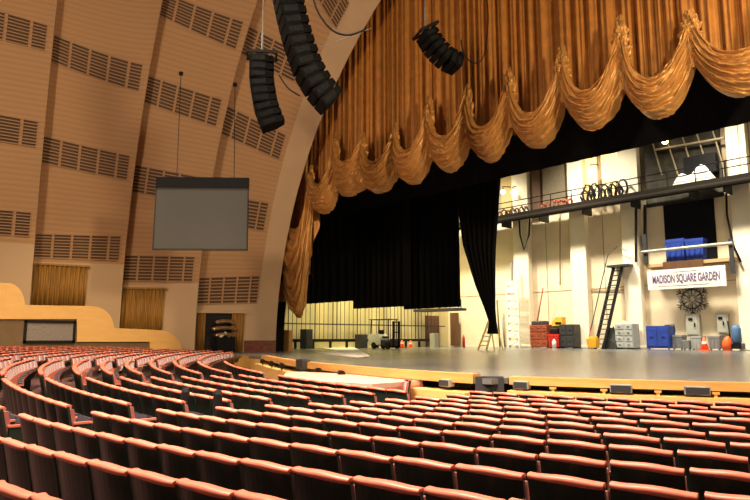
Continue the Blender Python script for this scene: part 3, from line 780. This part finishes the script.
def forkbit():
    c = onY(556, 326, 49.5); o = thing('yellow_machine', 'small yellow machine perched behind the red bin', 'machine', (c.x, c.y, DECK))
    mb = MB(); a = onY(552, 326, 49.9); b = onY(562, 317, 49.9); mb.prism([(a.x, 49.9, a.z), (b.x, 49.9, a.z), (b.x, 49.9, b.z), (a.x+.45, 49.9, b.z), (a.x, 49.9, a.z+.35)], (0, .6, 0)); mb.build('hood', M['yel'], o)
    mb = MB(); mb.span((a.x+.1, 49.95, DECK), (b.x-.1, 50.4, a.z)); mb.build('machine_base', M['dark_grey'], o)
    mb = MB(); mb.span((a.x+.35, 49.86, a.z+.15), (b.x-.1, 49.9, a.z+.33)); mb.build('vent', M['black_metal'], o)
forkbit()
def bottle(px, top, Y, m_, lab, r=.18, name='plastic_jug'):
    c = onY(px, top, Y); zt = c.z; o = thing(name, lab, 'container', (c.x, Y, DECK))
    h = zt-DECK; mb = MB(); mb.tube([(c.x, Y, DECK), (c.x, Y, DECK+h*.65), (c.x, Y, DECK+h*.8), (c.x, Y, DECK+h*.88)], [r, r, r*.5, r*.3], 12); mb.build('jug_body', m_, o, smooth=True)
    mb = MB(); mb.tube([(c.x, Y, DECK+h*.88), (c.x, Y, zt)], r*.35, 8); mb.build('cap', M['red'], o)
bottle(554, 338, 48.4, M['white'], 'white jug on the stage in front of the red bin')
def bucket():
    c = onY(593.5, 347, 48.0); X, Y = c.x, 48.0; zt = onY(593.5, 338.5, Y).z; o = thing('mop_bucket', 'small yellow mop bucket left of the black ladder', 'bucket', (X, Y, DECK))
    mb = MB(); mb.add([(X-.35, Y-.25, DECK+.1), (X+.35, Y-.25, DECK+.1), (X+.35, Y+.25, DECK+.1), (X-.35, Y+.25, DECK+.1), (X-.45, Y-.32, zt), (X+.45, Y-.32, zt), (X+.45, Y+.32, zt), (X-.45, Y+.32, zt)],
        [(3, 2, 1, 0), (4, 5, 6, 7), (0, 1, 5, 4), (1, 2, 6, 5), (2, 3, 7, 6), (3, 0, 4, 7)]); mb.build('bucket_body', M['yel'], o, bevel=.03)
    mb = MB(); mb.box((X, Y, zt+.08), (.6, .4, .16)); mb.build('wringer', M['yel'], o, bevel=.02)
    mb = MB(); mb.tube([(X-.3, Y, zt), (X-.5, Y+.5, zt+1.0)], .03, 6); mb.build('mop_handle', M['red'], o)
    for s in (-1, 1):
        mb = MB(); mb.tube([(X+s*.3, Y-.2, DECK+.06), (X+s*.3+.05, Y-.2, DECK+.06)], .06, 8); mb.build('caster', M['black_metal'], o)
bucket()
def tarp():
    A = onY(601, 347, 48.9); B = onY(616.5, 347, 48.9); zt = onY(608, 326, 48.9).z; mb = MB()
    rn = random.Random(3)
    H = [[rn.random() for _ in range(14)] for _ in range(14)]
    def f(u, v):
        e = (math.sin(PI*u)**.45)*(math.sin(PI*v)**.5)
        return (A.x+(B.x-A.x)*u, 48.9+1.4*v, DECK+.01+(zt-DECK)*e*(.78+.24*H[int(u*12.9)][int(v*12.9)]))
    mb.grid(f, 26, 18); tag(mb.build('cable_pile', M['net'], origin=((A.x+B.x)/2, 49.5, DECK), smooth=False), 'lumpy black heap of cloth at the foot of the ladder', 'heap')
tarp()
crate(614.5, 632.5, 324, 49.1, M['light_grey'], 'stacked light grey drawers crate in front of the third cream column', rows=4)
mb = MB(); a = onY(616, 324, 49.2); b = onY(630, 321, 49.2); mb.grid(lambda u, v: (a.x+(b.x-a.x)*u, 49.2+.8*v, a.z+.0+.3*math.sin(PI*u)*math.sin(PI*v)*(1+.3*math.sin(8*u))), 10, 6)
tag(mb.build('folded_cloth', M['pink'], origin=((a.x+b.x)/2, 49.6, a.z), smooth=True), 'pale pink cloth lying on top of the light grey crate', 'cloth')
crate(645.5, 668.5, 326, 48.9, M['blue'], 'big royal blue cabinet cart right of the third cream column', rows=1, cols=2, name='blue_cart', cat='cart')
mb = MB(); a = onY(664, 325.5, 48.9); mb.tube([(a.x, 49, a.z), (a.x+.7, 49, a.z+.05), (a.x+.75, 49, a.z-.5)], .05, 6)
tag(mb.build('cart_handle', M['black_metal'], origin=(a.x, 49, a.z-.5)), 'black bent handle resting at the top right of the blue cart', 'handle')
tub(670.5, 681.5, 335, 49.4, DECK, M['mid_grey'], 'grey tub next to the blue cart', 'grey tubs along the back wall', .9)
tub(682, 689, 340, 49.0, DECK, M['mid_grey'], 'smallest grey tub, second from the blue cart', 'grey tubs along the back wall', .7)
tub(690, 701, 336, 49.2, DECK, M['light_grey'], 'grey tub below the larger electrical cabinet', 'grey tubs along the back wall', .9)
tub(707.5, 719, 336, 49.3, DECK, M['mid_grey'], 'grey tub right of the orange cone', 'grey tubs along the back wall', .9)
def cone(px, top, Y, lab):
    zt = onY(px, top, Y).z; X = onY(px, top, Y).x; o = thing('traffic_cone', lab, 'traffic cone', (X, Y, DECK), 'orange traffic cones'); h = zt-DECK
    mb = MB(); mb.tube([(X, Y, DECK+.04), (X, Y, zt)], [h*.30, h*.07], 14); mb.build('cone_body', M['orange'], o, smooth=True)
    mb = MB(); mb.box((X, Y, DECK+.03), (h*.8, h*.8, .06)); mb.build('cone_base', M['orange'], o)
    mb = MB(); mb.tube([(X, Y, DECK+h*.5), (X, Y, DECK+h*.68)], [h*.195, h*.155], 14); mb.build('band', M['white'], o)
cone(704, 337, 48.7, 'orange cone between two grey tubs at the right of the back wall')
cone(402, 340, 42, 'left one of the orange cone pair beside the forklift')
cone(410.5, 340.5, 42.6, 'right one of the orange cone pair beside the forklift')
mb = MB(); c = onY(727, 343, 49.3); c.z = DECK
mb.tube([c+Vector((0, 0, 0)), c+Vector((0, 0, .45)), c+Vector((.05, 0, .8)), c+Vector((.1, 0, 1.0))], [.3, .34, .25, .08], 12); tag(mb.build('orange_bag', M['orange'], origin=c, smooth=True), 'orange sack under the smaller electrical cabinet', 'bag')
def hose_reel():
    c = onY(736, 330, 49.6); o = thing('blue_barrel', 'faded blue barrel trolley next to the rightmost column', 'barrel', (c.x, 49.6, DECK))
    zt = onY(736, 325, 49.6).z
    mb = MB(); mb.tube([(c.x, 49.6, DECK+.5), (c.x, 49.6, DECK+.6), (c.x, 49.6, zt-.3), (c.x, 49.6, zt)], [.25, .32, .32, .2], 14); mb.build('barrel_body', M['blue2'], o, smooth=True)
    mb = MB(); mb.span((c.x-.4, 49.2, DECK+.12), (c.x+.4, 50, DECK+.5)); mb.build('trolley', M['black_metal'], o)
    mb = MB(); mb.tube([(c.x-.5, 49.9, DECK+.3), (c.x-.6, 49.9, zt+.3)], .05, 6); mb.build('trolley_handle', M['black_metal'], o)
hose_reel()
# stepladder
def stepladder():
    Y = 38.0; B0 = onY(483, 347.5, Y); T = onY(490, 318.5, Y); X = B0.x; o = thing('stepladder', 'yellow folding stepladder beside the tied-back black drape', 'ladder', (X, Y, DECK))
    zt = T.z; rx = Vector((.30, .12, 0))
    Tp = Vector((T.x, Y+.25, zt)); F0 = Vector((X, Y-.1, DECK)); Bk = Vector((X+.75, Y+.9, DECK))
    for s in (-1, 1):
        mb = MB(); mb.tube([F0+rx*s, Tp+rx*s*.6], .075, 6); mb.build('front_rail', M['lyel'], o)
        mb = MB(); mb.tube([Bk+rx*s, Tp+rx*s*.6], .05, 6); mb.build('rear_rail', M['lyel'], o)
    for k in range(1, 7):
        p = F0.lerp(Tp, k/7); mb = MB(); mb.box(p, (.55, .2, .08)); mb.build('step', M['white'], o)
    mb = MB(); mb.box(Tp, (.5, .35, .07)); mb.build('top_cap', M['yel'], o)
stepladder()
# brown doors and dark platform left of the ladder, on the back wall end
a = onX(426, 346, -34.9); b = onX(438, 316, -34.9); mb = MB(); mb.span((-34.95, a.y, DECK), (-34.75, b.y, b.z))
tag(mb.build('brown_door', M['wood_brown'], origin=(-34.9, a.y, DECK)), 'left brown wooden panel on the side wall, right of the cones', 'door')
rect('brown_door', 'right brown wooden panel behind the hanging dark platform', 'door', (450, 313), (458, 346), 50.4, .2, M['wood_brown'])
def platform():
    a = onY(419, 311, 46); b = onY(461, 308, 46); o = thing('flown_platform', 'dark platform hanging just below the right-hand black drape', 'platform', ((a.x+b.x)/2, 46, a.z))
    mb = MB(); mb.span((a.x, 45.2, a.z-.12), (b.x, 46.8, a.z+.12)); mb.build('platform_deck', M['dark_grey'], o)
    mb = MB()
    for k in range(5): X = a.x+(b.x-a.x)*k/4; mb.tube([(X, 46, a.z), (X, 46, a.z+.9)], .05, 6)
    mb.tube([(a.x, 46, a.z+.9), (b.x, 46, a.z+.9)], .05, 6); mb.build('railing', M['dark_grey'], o)
    mb = MB()
    for X in (a.x+.3, b.x-.3): mb.tube([(X, 46, a.z), (X, 46, 20)], .03, 5)
    mb.build('suspension_cable', M['dark_grey'], o)
platform()
mb = MB(); c = onY(463.5, 333, 48); mb.tube([(c.x, 48, DECK), (c.x, 48, DECK+.9), (c.x, 48, DECK+1.05), (c.x, 48, DECK+1.2)], [.14, .14, .06, .04], 10)
tag(mb.build('fire_extinguisher', M['red'], origin=(c.x, 48, DECK), smooth=True), 'red fire extinguisher left of the stepladder', 'fire extinguisher')
# forklift
def forklift():
    Y = 36.0; A = onY(371, 347, Y); X0 = onY(368, 347, Y).x; X1 = onY(398, 347, Y).x; X = (X0+X1)/2; W = X1-X0
    z1 = onY(383, 319, Y).z
    o = thing('forklift', 'white and black forklift parked in the far left wing', 'forklift', (X, Y, DECK))
    mb = MB(); mb.prism([(X0, Y, DECK+.3), (X0+W*.42, Y, DECK+.3), (X0+W*.42, Y, DECK+.85), (X0+W*.3, Y, DECK+1.25), (X0+.05, Y, DECK+1.2)], (0, 1.1, 0)); mb.build('counterweight', M['white'], o, bevel=.06)
    mb = MB(); mb.span((X0+W*.3, Y+.05, DECK+.25), (X0+W*.78, Y+1.05, DECK+.7)); mb.build('chassis', M['dark_grey'], o)
    mb = MB()
    for (xx, yy) in ((X0+.2, Y+.1), (X0+.2, Y+1.0), (X0+W*.66, Y+.1), (X0+W*.66, Y+1.0)): mb.tube([(xx, yy, DECK+.6), (xx+(.1 if xx < X else 0), yy, z1)], .05, 6)
    mb.span((X0+.1, Y, z1-.06), (X0+W*.7, Y+1.1, z1)); mb.build('overhead_guard', M['black_metal'], o)
    mb = MB()
    for yy in (Y+.25, Y+.85): mb.span((X0+W*.76, yy-.05, DECK+.1), (X0+W*.82, yy+.05, z1-.2))
    for z in (DECK+.5, DECK+1.3, z1-.3): mb.span((X0+W*.76, Y+.25, z), (X0+W*.8, Y+.85, z+.08))
    mb.build('mast', M['black_metal'], o)
    for yy in (Y+.3, Y+.8):
        mb = MB(); mb.span((X0+W*.82, yy-.05, DECK+.08), (X0+W*1.05, yy+.05, DECK+.13)); mb.build('fork', M['dark_grey'], o)
    mb = MB(); mb.box((X0+W*.4, Y+.55, DECK+.95), (.5, .5, .15)); mb.box((X0+W*.3, Y+.55, DECK+1.25), (.12, .5, .6)); mb.build('seat', M['black_metal'], o, bevel=.03)
    for xx in (X0+W*.2, X0+W*.66):
        for yy in (Y-.05, Y+1.0):
            mb = MB(); mb.tube([(xx, yy, DECK+.27), (xx, yy+.2, DECK+.27)], .27, 16); mb.build('wheel', M['black_metal'], o)
forklift()
# side-wall ropes, lockrail and cabinets
o = thing('rope_rail', 'low black rope-locking rail along the yellow-lit side wall', 'rail', (-34, 38, DECK))
mb = MB(); mb.span((-34.4, 27, DECK+.55), (-34.0, 48, DECK+.8)); mb.build('lock_bar', M['black_metal'], o)
for k in range(12):
    mb = MB(); y = 27.3+k*1.85; mb.span((-34.3, y, DECK), (-34.1, y+.15, DECK+.6)); mb.build('post', M['black_metal'], o)
rn = random.Random(11)
ropes = thing('rigging_lines', 'rows of thin dark hand lines hanging down the yellow-lit side wall', 'rope', (-34.3, 38, DECK+.8))
mb = MB()
for k in range(46):
    y = 26.5+k*.47+rn.random()*.12
    mb.tube([(-34.25, y, DECK+.8), (-34.25, y, 13)], .028+.02*(rn.random() > .7), 5)
ob = mb.build('hand_line', M['dark_grey'], ropes); ob['kind'] = 'stuff'
mb = MB()
for z in (1.2, 4.5, 8): mb.tube([(-34.5, 25, z), (-34.5, 50, z)], .06, 6)
mb.build('guide_bar', M['dark_grey'], ropes)
def cab(px, w_, h, lab, X=-33.2):
    c = onX(px, 344, X); mb = MB(); mb.span((X-.5, c.y-w_/2, DECK), (X+.3, c.y+w_/2, DECK+h)); mb.span((X+.3, c.y-w_*.4, DECK+.1), (X+.33, c.y+w_*.4, DECK+h-.1)); mb.box((X+.36, c.y+w_*.3, DECK+h*.55), (.04, .06, .2))
    tag(mb.build('control_cabinet', M['dark_grey'], origin=(X, c.y, DECK), bevel=.02), lab, 'cabinet')
cab(307, .7, 1.6, 'dark control cabinet standing by the side wall near the curtain tail')
cab(362, .8, 1.2, 'low dark cabinet by the side wall left of the forklift')
mb = MB(); c = onX(432, 345, -31)
mb.span((-31, c.y-.3, DECK), (-30.4, c.y+.3, DECK+1.3)); tag(mb.build('control_cabinet', M['pale_grey'], origin=(-31, c.y, DECK), bevel=.02), 'small pale cabinet standing just left of the brown wooden panels', 'cabinet')
# lamp tubes in the wing
# black foot board beside the arch
mb = MB(); a = onY(283.5, 350, 24.9); b = onY(289, 330, 24.9); mb.span((a.x, 24.9, DECK), (b.x, 25.2, b.z)); tag(mb.build('wooden_post', M['wood'], origin=(a.x, 25, DECK)), 'short honey-coloured post at the foot of the gold curtain tail', 'post')

# ------------------------------------------------------------------ line arrays
def line_array(path, depth, boxw, boxd, boxh, lab, tilt=None, front=(-.5, -.87), hang=40):
    f = Vector((front[0], front[1], 0)).normalized(); side = Vector((-f.y, f.x, 0))
    # picture points put onto the vertical plane through the array that contains its facing direction
    A = Vector(ray(*path[len(path)//2])); fw = Vector((-math.sin(TH), math.cos(TH), 0))
    O = Vector((CX, 0, 0)) + A*(depth/(A.dot(fw)))
    pts = []
    for p in path:
        r = Vector(ray(*p)); t = (O-Vector((CX, 0, 0))).dot(side)/r.dot(side); pts.append(Vector((CX, 0, 0))+r*t)
    # resample
    L = [0]
    for a, b in zip(pts, pts[1:]): L.append(L[-1]+(b-a).length)
    n = max(3, round(L[-1]/boxh))
    def at(s):
        for i in range(len(L)-1):
            if s <= L[i+1] or i == len(L)-2: return pts[i].lerp(pts[i+1], (s-L[i])/(L[i+1]-L[i]))
    top = pts[0]
    o = thing('line_array', lab, 'loudspeaker', top)
    for k in range(n):
        p0 = at(L[-1]*k/n); p1 = at(L[-1]*(k+1)/n); c = (p0+p1)/2; d = (p0-p1).normalized()
        fr = (f - d*f.dot(d)).normalized(); sd = d.cross(fr).normalized()
        Rm = Matrix((sd, fr, d)).transposed(); hh = (p0-p1).length
        mb = MB()
        # wedge-shaped cabinet, narrower at the back
        w_, dd, h2 = boxw/2, boxd/2, hh*.492
        vs = []
        for (yy, s_, hz) in ((dd, 1, 1.0), (-dd*.2, 1, .98), (-dd, .75, .6)):
            for (a_, b_) in ((-1, -1), (1, -1), (1, 1), (-1, 1)): vs.append(c+Rm @ Vector((a_*w_*s_, yy, b_*h2*hz)))
        fs = [(0, 1, 2, 3), (11, 10, 9, 8)]
        for q in range(2):
            for j in range(4): fs.append((q*4+j, q*4+4+j, q*4+4+(j+1) % 4, q*4+(j+1) % 4))
        mb.add(vs, fs); bx = mb.build('speaker_box', M['spk'], o)
        mb = MB(); mb.box(c+Rm @ Vector((0, dd+.012, 0)), (boxw*.93, .02, hh*.8), 0, Rm)
        mb.box(c+Rm @ Vector((-w_*.99, dd*.25, 0)), (.03, boxd*.55, hh*.55), 0, Rm)
        mb.box(c+Rm @ Vector((w_*.99, dd*.25, 0)), (.03, boxd*.55, hh*.55), 0, Rm)
        mb.build('front_grille', M['spk_grille'], bx)
    d = (pts[0]-pts[1]).normalized(); fr = (f-d*f.dot(d)).normalized(); sd = d.cross(fr).normalized(); Rm = Matrix((sd, fr, d)).transposed()
    mb = MB()
    for s in (-1, 1): mb.box(top+d*.12+Rm @ Vector((s*boxw*.45, 0, 0)), (.08, boxd*1.35, .12), 0, Rm)
    for s in (-1, 0, 1): mb.box(top+d*.12+Rm @ Vector((0, s*boxd*.6, 0)), (boxw*.95, .08, .1), 0, Rm)
    mb.build('rigging_frame', M['black_metal'], o)
    mb = MB(); q = top+d*.15
    mb.tube([q, q+Vector((0, 0, 1.0))], .05, 6); mb.tube([q+Vector((0, 0, 1.0)), Vector((q.x, q.y, q.z+hang))], .02, 5); mb.build('suspension_chain', M['mid_grey'], o)
    return o
line_array([(284, -40), (287, -10), (292, 15), (299, 42), (309, 70), (321, 90), (333, 103)], 22, 1.0, .95, .38, 'longest curved black line array, left of the gold curtain', front=(-.42, -.9), hang=8)
line_array([(262, 58), (262, 82), (266, 106), (274, 127)], 26, .9, 1.0, .36, 'short black line array in front of the wall grilles above the screen', front=(-.55, -.83), hang=14)
line_array([(427, 33), (435, 47), (446, 58), (459, 64)], 26, 1.0, .72, .30, 'small black line array tilted in front of the gold curtain', front=(-.42, -.9), hang=18)
# cables between arrays
def cable(pts, depth, r, lab, m_='black_metal'):
    fw = Vector((-math.sin(TH), math.cos(TH), 0)); P_ = []
    # smooth
    q = []
    for i in range(len(pts)-1):
        p0 = pts[max(0, i-1)]; p1 = pts[i]; p2 = pts[i+1]; p3 = pts[min(len(pts)-1, i+2)]
        for t in [k/6 for k in range(6)]:
            q.append([.5*((2*p1[j])+(-p0[j]+p2[j])*t+(2*p0[j]-5*p1[j]+4*p2[j]-p3[j])*t*t+(-p0[j]+3*p1[j]-3*p2[j]+p3[j])*t**3) for j in (0, 1)])
    q.append(pts[-1])
    for p in q:
        rr = Vector(ray(*p)); P_.append(Vector((CX, 0, 0))+rr*(depth/rr.dot(fw)))
    mb = MB(); mb.tube(P_, r, 6); return tag(mb.build('speaker_cable', M[m_], origin=P_[0], smooth=True), lab, 'cable')
cable([(311, -10), (318, 12), (332, 30), (348, 35), (364, 30)], 21, .035, 'black cable drooping at the top right of the longest line array')
cable([(279, 75), (288, 88), (300, 96)], 24, .03, 'black cable sagging between the short and the longest line array')
cable([(461, 40), (464, 54), (474, 63), (484, 55), (488, 20), (486, -10)], 25.5, .03, 'black cable looping right of the small tilted line array')
cable([(300, 55), (340, 40), (372, 28)], 22.5, .012, 'thin guy line from the longest line array up towards the arch', 'mid_grey')

# ------------------------------------------------------------------ hanging screen
fw = Vector((-math.sin(TH), math.cos(TH), 0)); rt = Vector((math.cos(TH), math.sin(TH), 0)); 
def atd(px, py, d): rr = Vector(ray(px, py)); return Vector((CX, 0, 0))+rr*(d/rr.dot(fw))
D0 = 30
tl, tr_, bl, br = atd(156.5, 177, D0), atd(249, 178, D0), atd(152.5, 250, D0-.2), atd(247.5, 250.5, D0-.2)
mid = (bl+br)/2
sc = thing('projection_screen', 'large grey projection screen hanging before the wall arches', 'screen', mid)
def quad_at(a, b, c_, d_, off, th_, mb): mb.prism([a+fw*off, b+fw*off, c_+fw*off, d_+fw*off], fw*th_)
mb = MB(); quad_at(bl, br, tr_, tl, 0, .06, mb); mb.build('screen_sheet', M['screen'], sc)
mb = MB(); k = .14; quad_at(tl.lerp(bl, k), tr_.lerp(br, k), tr_, tl, -.05, .16, mb); mb.build('roller_case', M['black'], sc)
mb = MB(); quad_at(bl, br, br.lerp(tr_, .02), bl.lerp(tl, .02), -.05, .14, mb); quad_at(bl, bl.lerp(br, .01), tl.lerp(tr_, .01), tl, -.04, .1, mb); quad_at(br.lerp(bl, .01), br, tr_, tr_.lerp(tl, .01), -.04, .1, mb); mb.build('frame', M['black_metal'], sc)
for a, p in ((tl.lerp(tr_, .22), (181, 75)), (tl.lerp(tr_, .84), (235, 86))):
    t_ = atd(p[0], p[1], D0+2.5)
    mb = MB(); mb.tube([a, t_], .02, 5); w_ = mb.build('suspension_cable', M['black_metal'], sc)
    mb = MB(); mb.tube([t_, t_+Vector((0, 0, .15))], .12, 8); mb.build('ceiling_anchor', M['black_metal'], w_)

# ------------------------------------------------------------------ seats
SW = .548
def bk(u, z, off):   # backrest curve: ends come forward, leaning back
    x = (u-.5)*2
    return ((u-.5)*(SW-.035), off - (z-.40)*.20 + .045*abs(x)**2, z)
def seat_meshes():
    r = {}
    mb = MB(); mb.slab(lambda u, v: bk(u, .25+.555*v, -.03), lambda u, v: bk(u, .25+.555*v, .005), 8, 3)
    r['backrest'] = (mb, M['shell'])
    mb = MB(); NS = 12
    def cap(u, v):
        x = (u-.5)*2; b_ = bk(u, .815, 0); t = v*2*PI
        hz = .026+.004*math.cos(x*2.6-.6)
        return (b_[0]*.99, b_[1]-.004+.046*math.copysign(abs(math.cos(t))**.6, math.cos(t)), .824+(hz-.003)*math.copysign(abs(math.sin(t))**.6, math.sin(t))-.009*x+.006*math.cos(x*PI))
    mb.grid(cap, 8, NS)
    for u in (0, 1):
        n = len(mb.v); 
        for j in range(NS): mb.v.append(Vector(cap(u, j/NS)))
        mb.f.append([n+j for j in (range(NS) if u == 0 else reversed(range(NS)))]); mb.m.append(0)
    r['top_rail'] = (mb, M['cap'])
    mb = MB(); mb.slab(lambda u, v: bk(u, .36+.41*v, .006), lambda u, v: bk(u, .36+.41*v, .06), 6, 3)
    r['back_cushion'] = (mb, M['plush'])
    mb = MB(); mb.slab(lambda u, v: ((u-.5)*.47, .17+.09*v, .36+.27*v), lambda u, v: ((u-.5)*.47, .26+.08*v, .34+.27*v), 2, 2)
    r['seat_cushion'] = (mb, M['pan'])
    mb = MB(); mb.box((SW/2, .20, .575), (.04, .34, .03)); r['armrest'] = (mb, M['cap'])
    mb = MB(); mb.box((SW/2-.002, .16, .28), (.03, .22, .56)); mb.box((SW/2-.002, .16, .02), (.06, .34, .04)); r['standard'] = (mb, M['shell'])
    return r
SM = seat_meshes()
seat_data = {}
for k, (mb, m_) in SM.items():
    me = bpy.data.meshes.new(k); me.from_pydata([tuple(v) for v in mb.v], [], mb.f); me.materials.append(m_)
    for p in me.polygons: p.use_smooth = k in ('top_rail',)
    seat_data[k] = me
kmap = {4: 3.9, 5: 4.75, 6: 5.65, 7: 6.6, 8: 7.6, 9: 8.75, 10: 10.15}
def rk(k): return 29.914 - .782*kmap.get(k, k)
def right_start(k): return {10: 4.7}.get(k, min(5.3, 2.6+.42*k) if k >= 0 else 2.6+.3*k)
def mid_end(k): return min(2.9, 1.3+.3*(k-1)) if k >= 1 else 1.3+.3*(k-1)
seats = []; frontrow = {}
def addrow(k, a0, a1, blk, frm):
    """seats from angle a0 going towards a1 (degrees)"""
    r = rk(k) - .09; dth = math.degrees(SW/r); sgn = 1 if a1 > a0 else -1
    i = 0; a = a0 + sgn*dth/2
    while (a-a1)*sgn < -dth/2*.9:
        X = r*math.sin(R(a)); Y = YC - r*math.cos(R(a)); zt = ztop(kmap.get(k, k), X)
        px, py, d = proj(X, Y, zt)
        ok = (-18 < px < 768 and py < 520 and d > .6)
        if X < -23.6: ok = False
        if Y > edgeY(X) - .85 and not (k == 10): ok = False
        if ok:
            i += 1; frontrow[blk] = max(frontrow.get(blk, -9), k)
            seats.append((d, blk, k, i, X, Y, zt-.85, R(a), frm))
        a += sgn*dth
for k in range(-2, 11): addrow(k, right_start(k), 40, 'right-hand', 'left')
for k in range(-8, 10): addrow(k, mid_end(k), -10.2, 'middle', 'right')
for k in range(-8, 10): addrow(k, -12.0, -27.0, 'left-hand', 'right')
for k in range(-8, 9): addrow(k, -29.0, -50, 'far left', 'right')
seats.sort()
print('seats in view', len(seats))
ON = ['', 'first', 'second', 'third', 'fourth', 'fifth', 'sixth', 'seventh', 'eighth', 'ninth', 'tenth', 'eleventh', 'twelfth', 'thirteenth', 'fourteenth', 'fifteenth', 'sixteenth', 'seventeenth', 'eighteenth', 'nineteenth', 'twentieth']
def ordn(n):
    if n <= 20: return ON[n]
    t = {2: 'twenty', 3: 'thirty', 4: 'forty'}[n//10]
    return t+'-'+ON[n % 10] if n % 10 else {2: 'twentieth', 3: 'thirtieth', 4: 'fortieth'}[n//10]
def seat_label(blk, k, i, frm):
    row = frontrow[blk] + 1 - k
    return f'red-topped black seat, {ordn(i)} from the {frm} in row {ordn(row)} from the stage, {blk} block'.replace('in row ', 'in the ').replace(' from the stage', ' row from the stage')
proto = None
for n_, (d, blk, k, i, X, Y, z, a, frm) in enumerate(seats[:300]):
    if proto is None:
        root = bpy.data.objects.new('theatre_seat', None); C.objects.link(root); root.empty_display_size = .2; root['category'] = 'seat'
        proto = root
        for nm, me in seat_data.items():
            ch = bpy.data.objects.new(nm, me); C.objects.link(ch); ch.parent = root
        kids = list(root.children)
    else:
        root = proto.copy(); C.objects.link(root)
        for ch in kids:
            c2 = ch.copy(); C.objects.link(c2); c2.parent = root
    root.location = (X, Y, z); root.rotation_euler = (0, 0, a)
    root['label'] = seat_label(blk, k, i, frm); root['group'] = 'red-topped theatre seats in curved rows'
# one seat stands turned round beside the pit cover
root = proto.copy(); C.objects.link(root)
for ch in kids:
    c2 = ch.copy(); C.objects.link(c2); c2.parent = root
q = onZ(406, 376, -.88); root.location = (q.x, q.y, floor_z(q.x, q.y)); root.scale = (1.08, 1.08, 1.1); root.rotation_euler = (0, 0, PI+R(-35))
root['label'] = 'single theatre seat turned round with its red front showing beside the pit cover'; root['group'] = 'red-topped theatre seats in curved rows'
for px, y0, lab in ((185.5, 388, 'upper left one of two black posts standing at the row ends in the aisle'), (218, 390, 'lower right one of two black posts standing at the row ends in the aisle')):
    q = onZ(px, y0, -.80); zf = floor_z(q.x, q.y); mb = MB(); mb.tube([(q.x, q.y, zf), (q.x, q.y, -.86), (q.x, q.y, -.80)], [.07, .07, .05], 10); mb.box((q.x, q.y, zf+.02), (.24, .24, .04))
    tag(mb.build('aisle_post', M['black_metal'], origin=(q.x, q.y, zf)), lab, 'post', 'black posts in the aisle')
# the most distant rows
rest = seats[300:]
V = []; Fc = []; Mi = []
allm = [M['shell'], M['cap'], M['plush']]
mi_of = {'backrest': 0, 'top_rail': 1, 'back_cushion': 2, 'seat_cushion': 0, 'armrest': 1, 'standard': 0}
for (d, blk, k, i, X, Y, z, a, frm) in rest:
    ca, sa = math.cos(a), math.sin(a)
    for nm, (mb, m_) in SM.items():
        if nm == 'standard': continue
        b0 = len(V)
        V += [(X+v.x*ca-v.y*sa, Y+v.x*sa+v.y*ca, z+v.z) for v in mb.v]
        Fc += [[b0+q for q in f] for f in mb.f]; Mi += [mi_of[nm]]*len(mb.f)
if rest:
    me = bpy.data.meshes.new('distant_seats'); me.from_pydata(V, [], Fc)
    for m_ in allm: me.materials.append(m_)
    for p, q in zip(me.polygons, Mi): p.material_index = q
    o = bpy.data.objects.new('distant_seats', me); C.objects.link(o)
    tag(o, 'sea of distant small red seats curving below the yellow parapet', 'seats', kind='stuff')

# ------------------------------------------------------------------ light
def area(loc, target, size, power, col, sizey=None, spread=None):
    ld = bpy.data.lights.new('area_light', 'AREA'); ld.energy = power; ld.color = col; ld.shape = 'RECTANGLE' if sizey else 'SQUARE'; ld.size = size
    if sizey: ld.size_y = sizey
    if spread: ld.spread = R(spread)
    o = bpy.data.objects.new('area_light', ld); C.objects.link(o); o.location = loc
    o.rotation_euler = (Vector(target)-Vector(loc)).to_track_quat('-Z', 'Y').to_euler(); return o
def spot(loc, target, power, col, ang=40, blend=.6, r=.3):
    ld = bpy.data.lights.new('spot_light', 'SPOT'); ld.energy = power; ld.color = col; ld.spot_size = R(ang); ld.spot_blend = blend; ld.shadow_soft_size = r
    o = bpy.data.objects.new('spot_light', ld); C.objects.link(o); o.location = loc
    o.rotation_euler = (Vector(target)-Vector(loc)).to_track_quat('-Z', 'Y').to_euler(); return o
warm = (1, .72, .45); hall = (1, .80, .60); work = (1, .90, .70)
# two house lights high in the ceiling
area((2, 4, 24), (0, 6, 0), 12, 4300, hall, 8, spread=100)
area((-7, -6, 13), (-27, 13, 6), 2, 2500, warm, 2)
area((2, -13, 7), (-4, 10, -1), 5, 260, (1, .86, .7), 2)  # unseen low fill added behind the camera to lift the seat backs
# unseen fills added above the front and left rows to brighten the seats
area((3, 1, 15), (2, 6, -1), 6, 2000, (1, .84, .68), 3, spread=60)
area((-13, 10, 23), (-13, 9, -1), 6, 2200, (1, .80, .6), 2, spread=70)
# stage work lights on the back wall
for X in (-31, -19, -7): area((X, 42, 21), (X+3, 51, -1), 3, 2000, work, 1.5, spread=80)
for X in (-22, -8): area((X, 44, 17), (X, 51, 13.5), 3, 40, (1, .8, .45), 1)
area((-8, 38, 20), (-8, 38, 0), 16, 1500, work, 8, spread=100)
# the wing
area((-31.5, 37, 9), (-35, 38, 1), 16, 2600, (1, .86, .42), 1.2)
# curtain and hall-side lights
area((22, 12, 11), (-4, 24, 11), 3, 5200, (1, .76, .45), 3)
spot((16, 6, 7), (4, 24, 9), 12000, (1, .82, .55), 34, .9, .4)
# parapet
spot((-6, 4, 15), (-25, 11, 1.2), 6500, (1, .74, .36), 30, .8, .5)
spot((-8, 6, 12), (-20, 17, -1), 2500, (1, .76, .4), 26, .8, .5)

w = bpy.data.worlds.new('world'); bpy.context.scene.world = w; w.use_nodes = True
w.node_tree.nodes['Background'].inputs[0].default_value = (1, .78, .55, 1); w.node_tree.nodes['Background'].inputs[1].default_value = .05

vs = bpy.context.scene.view_settings; vs.view_transform = 'Standard'; vs.look = 'None'; vs.gamma = 1; vs.use_curve_mapping = False; vs.exposure = 0
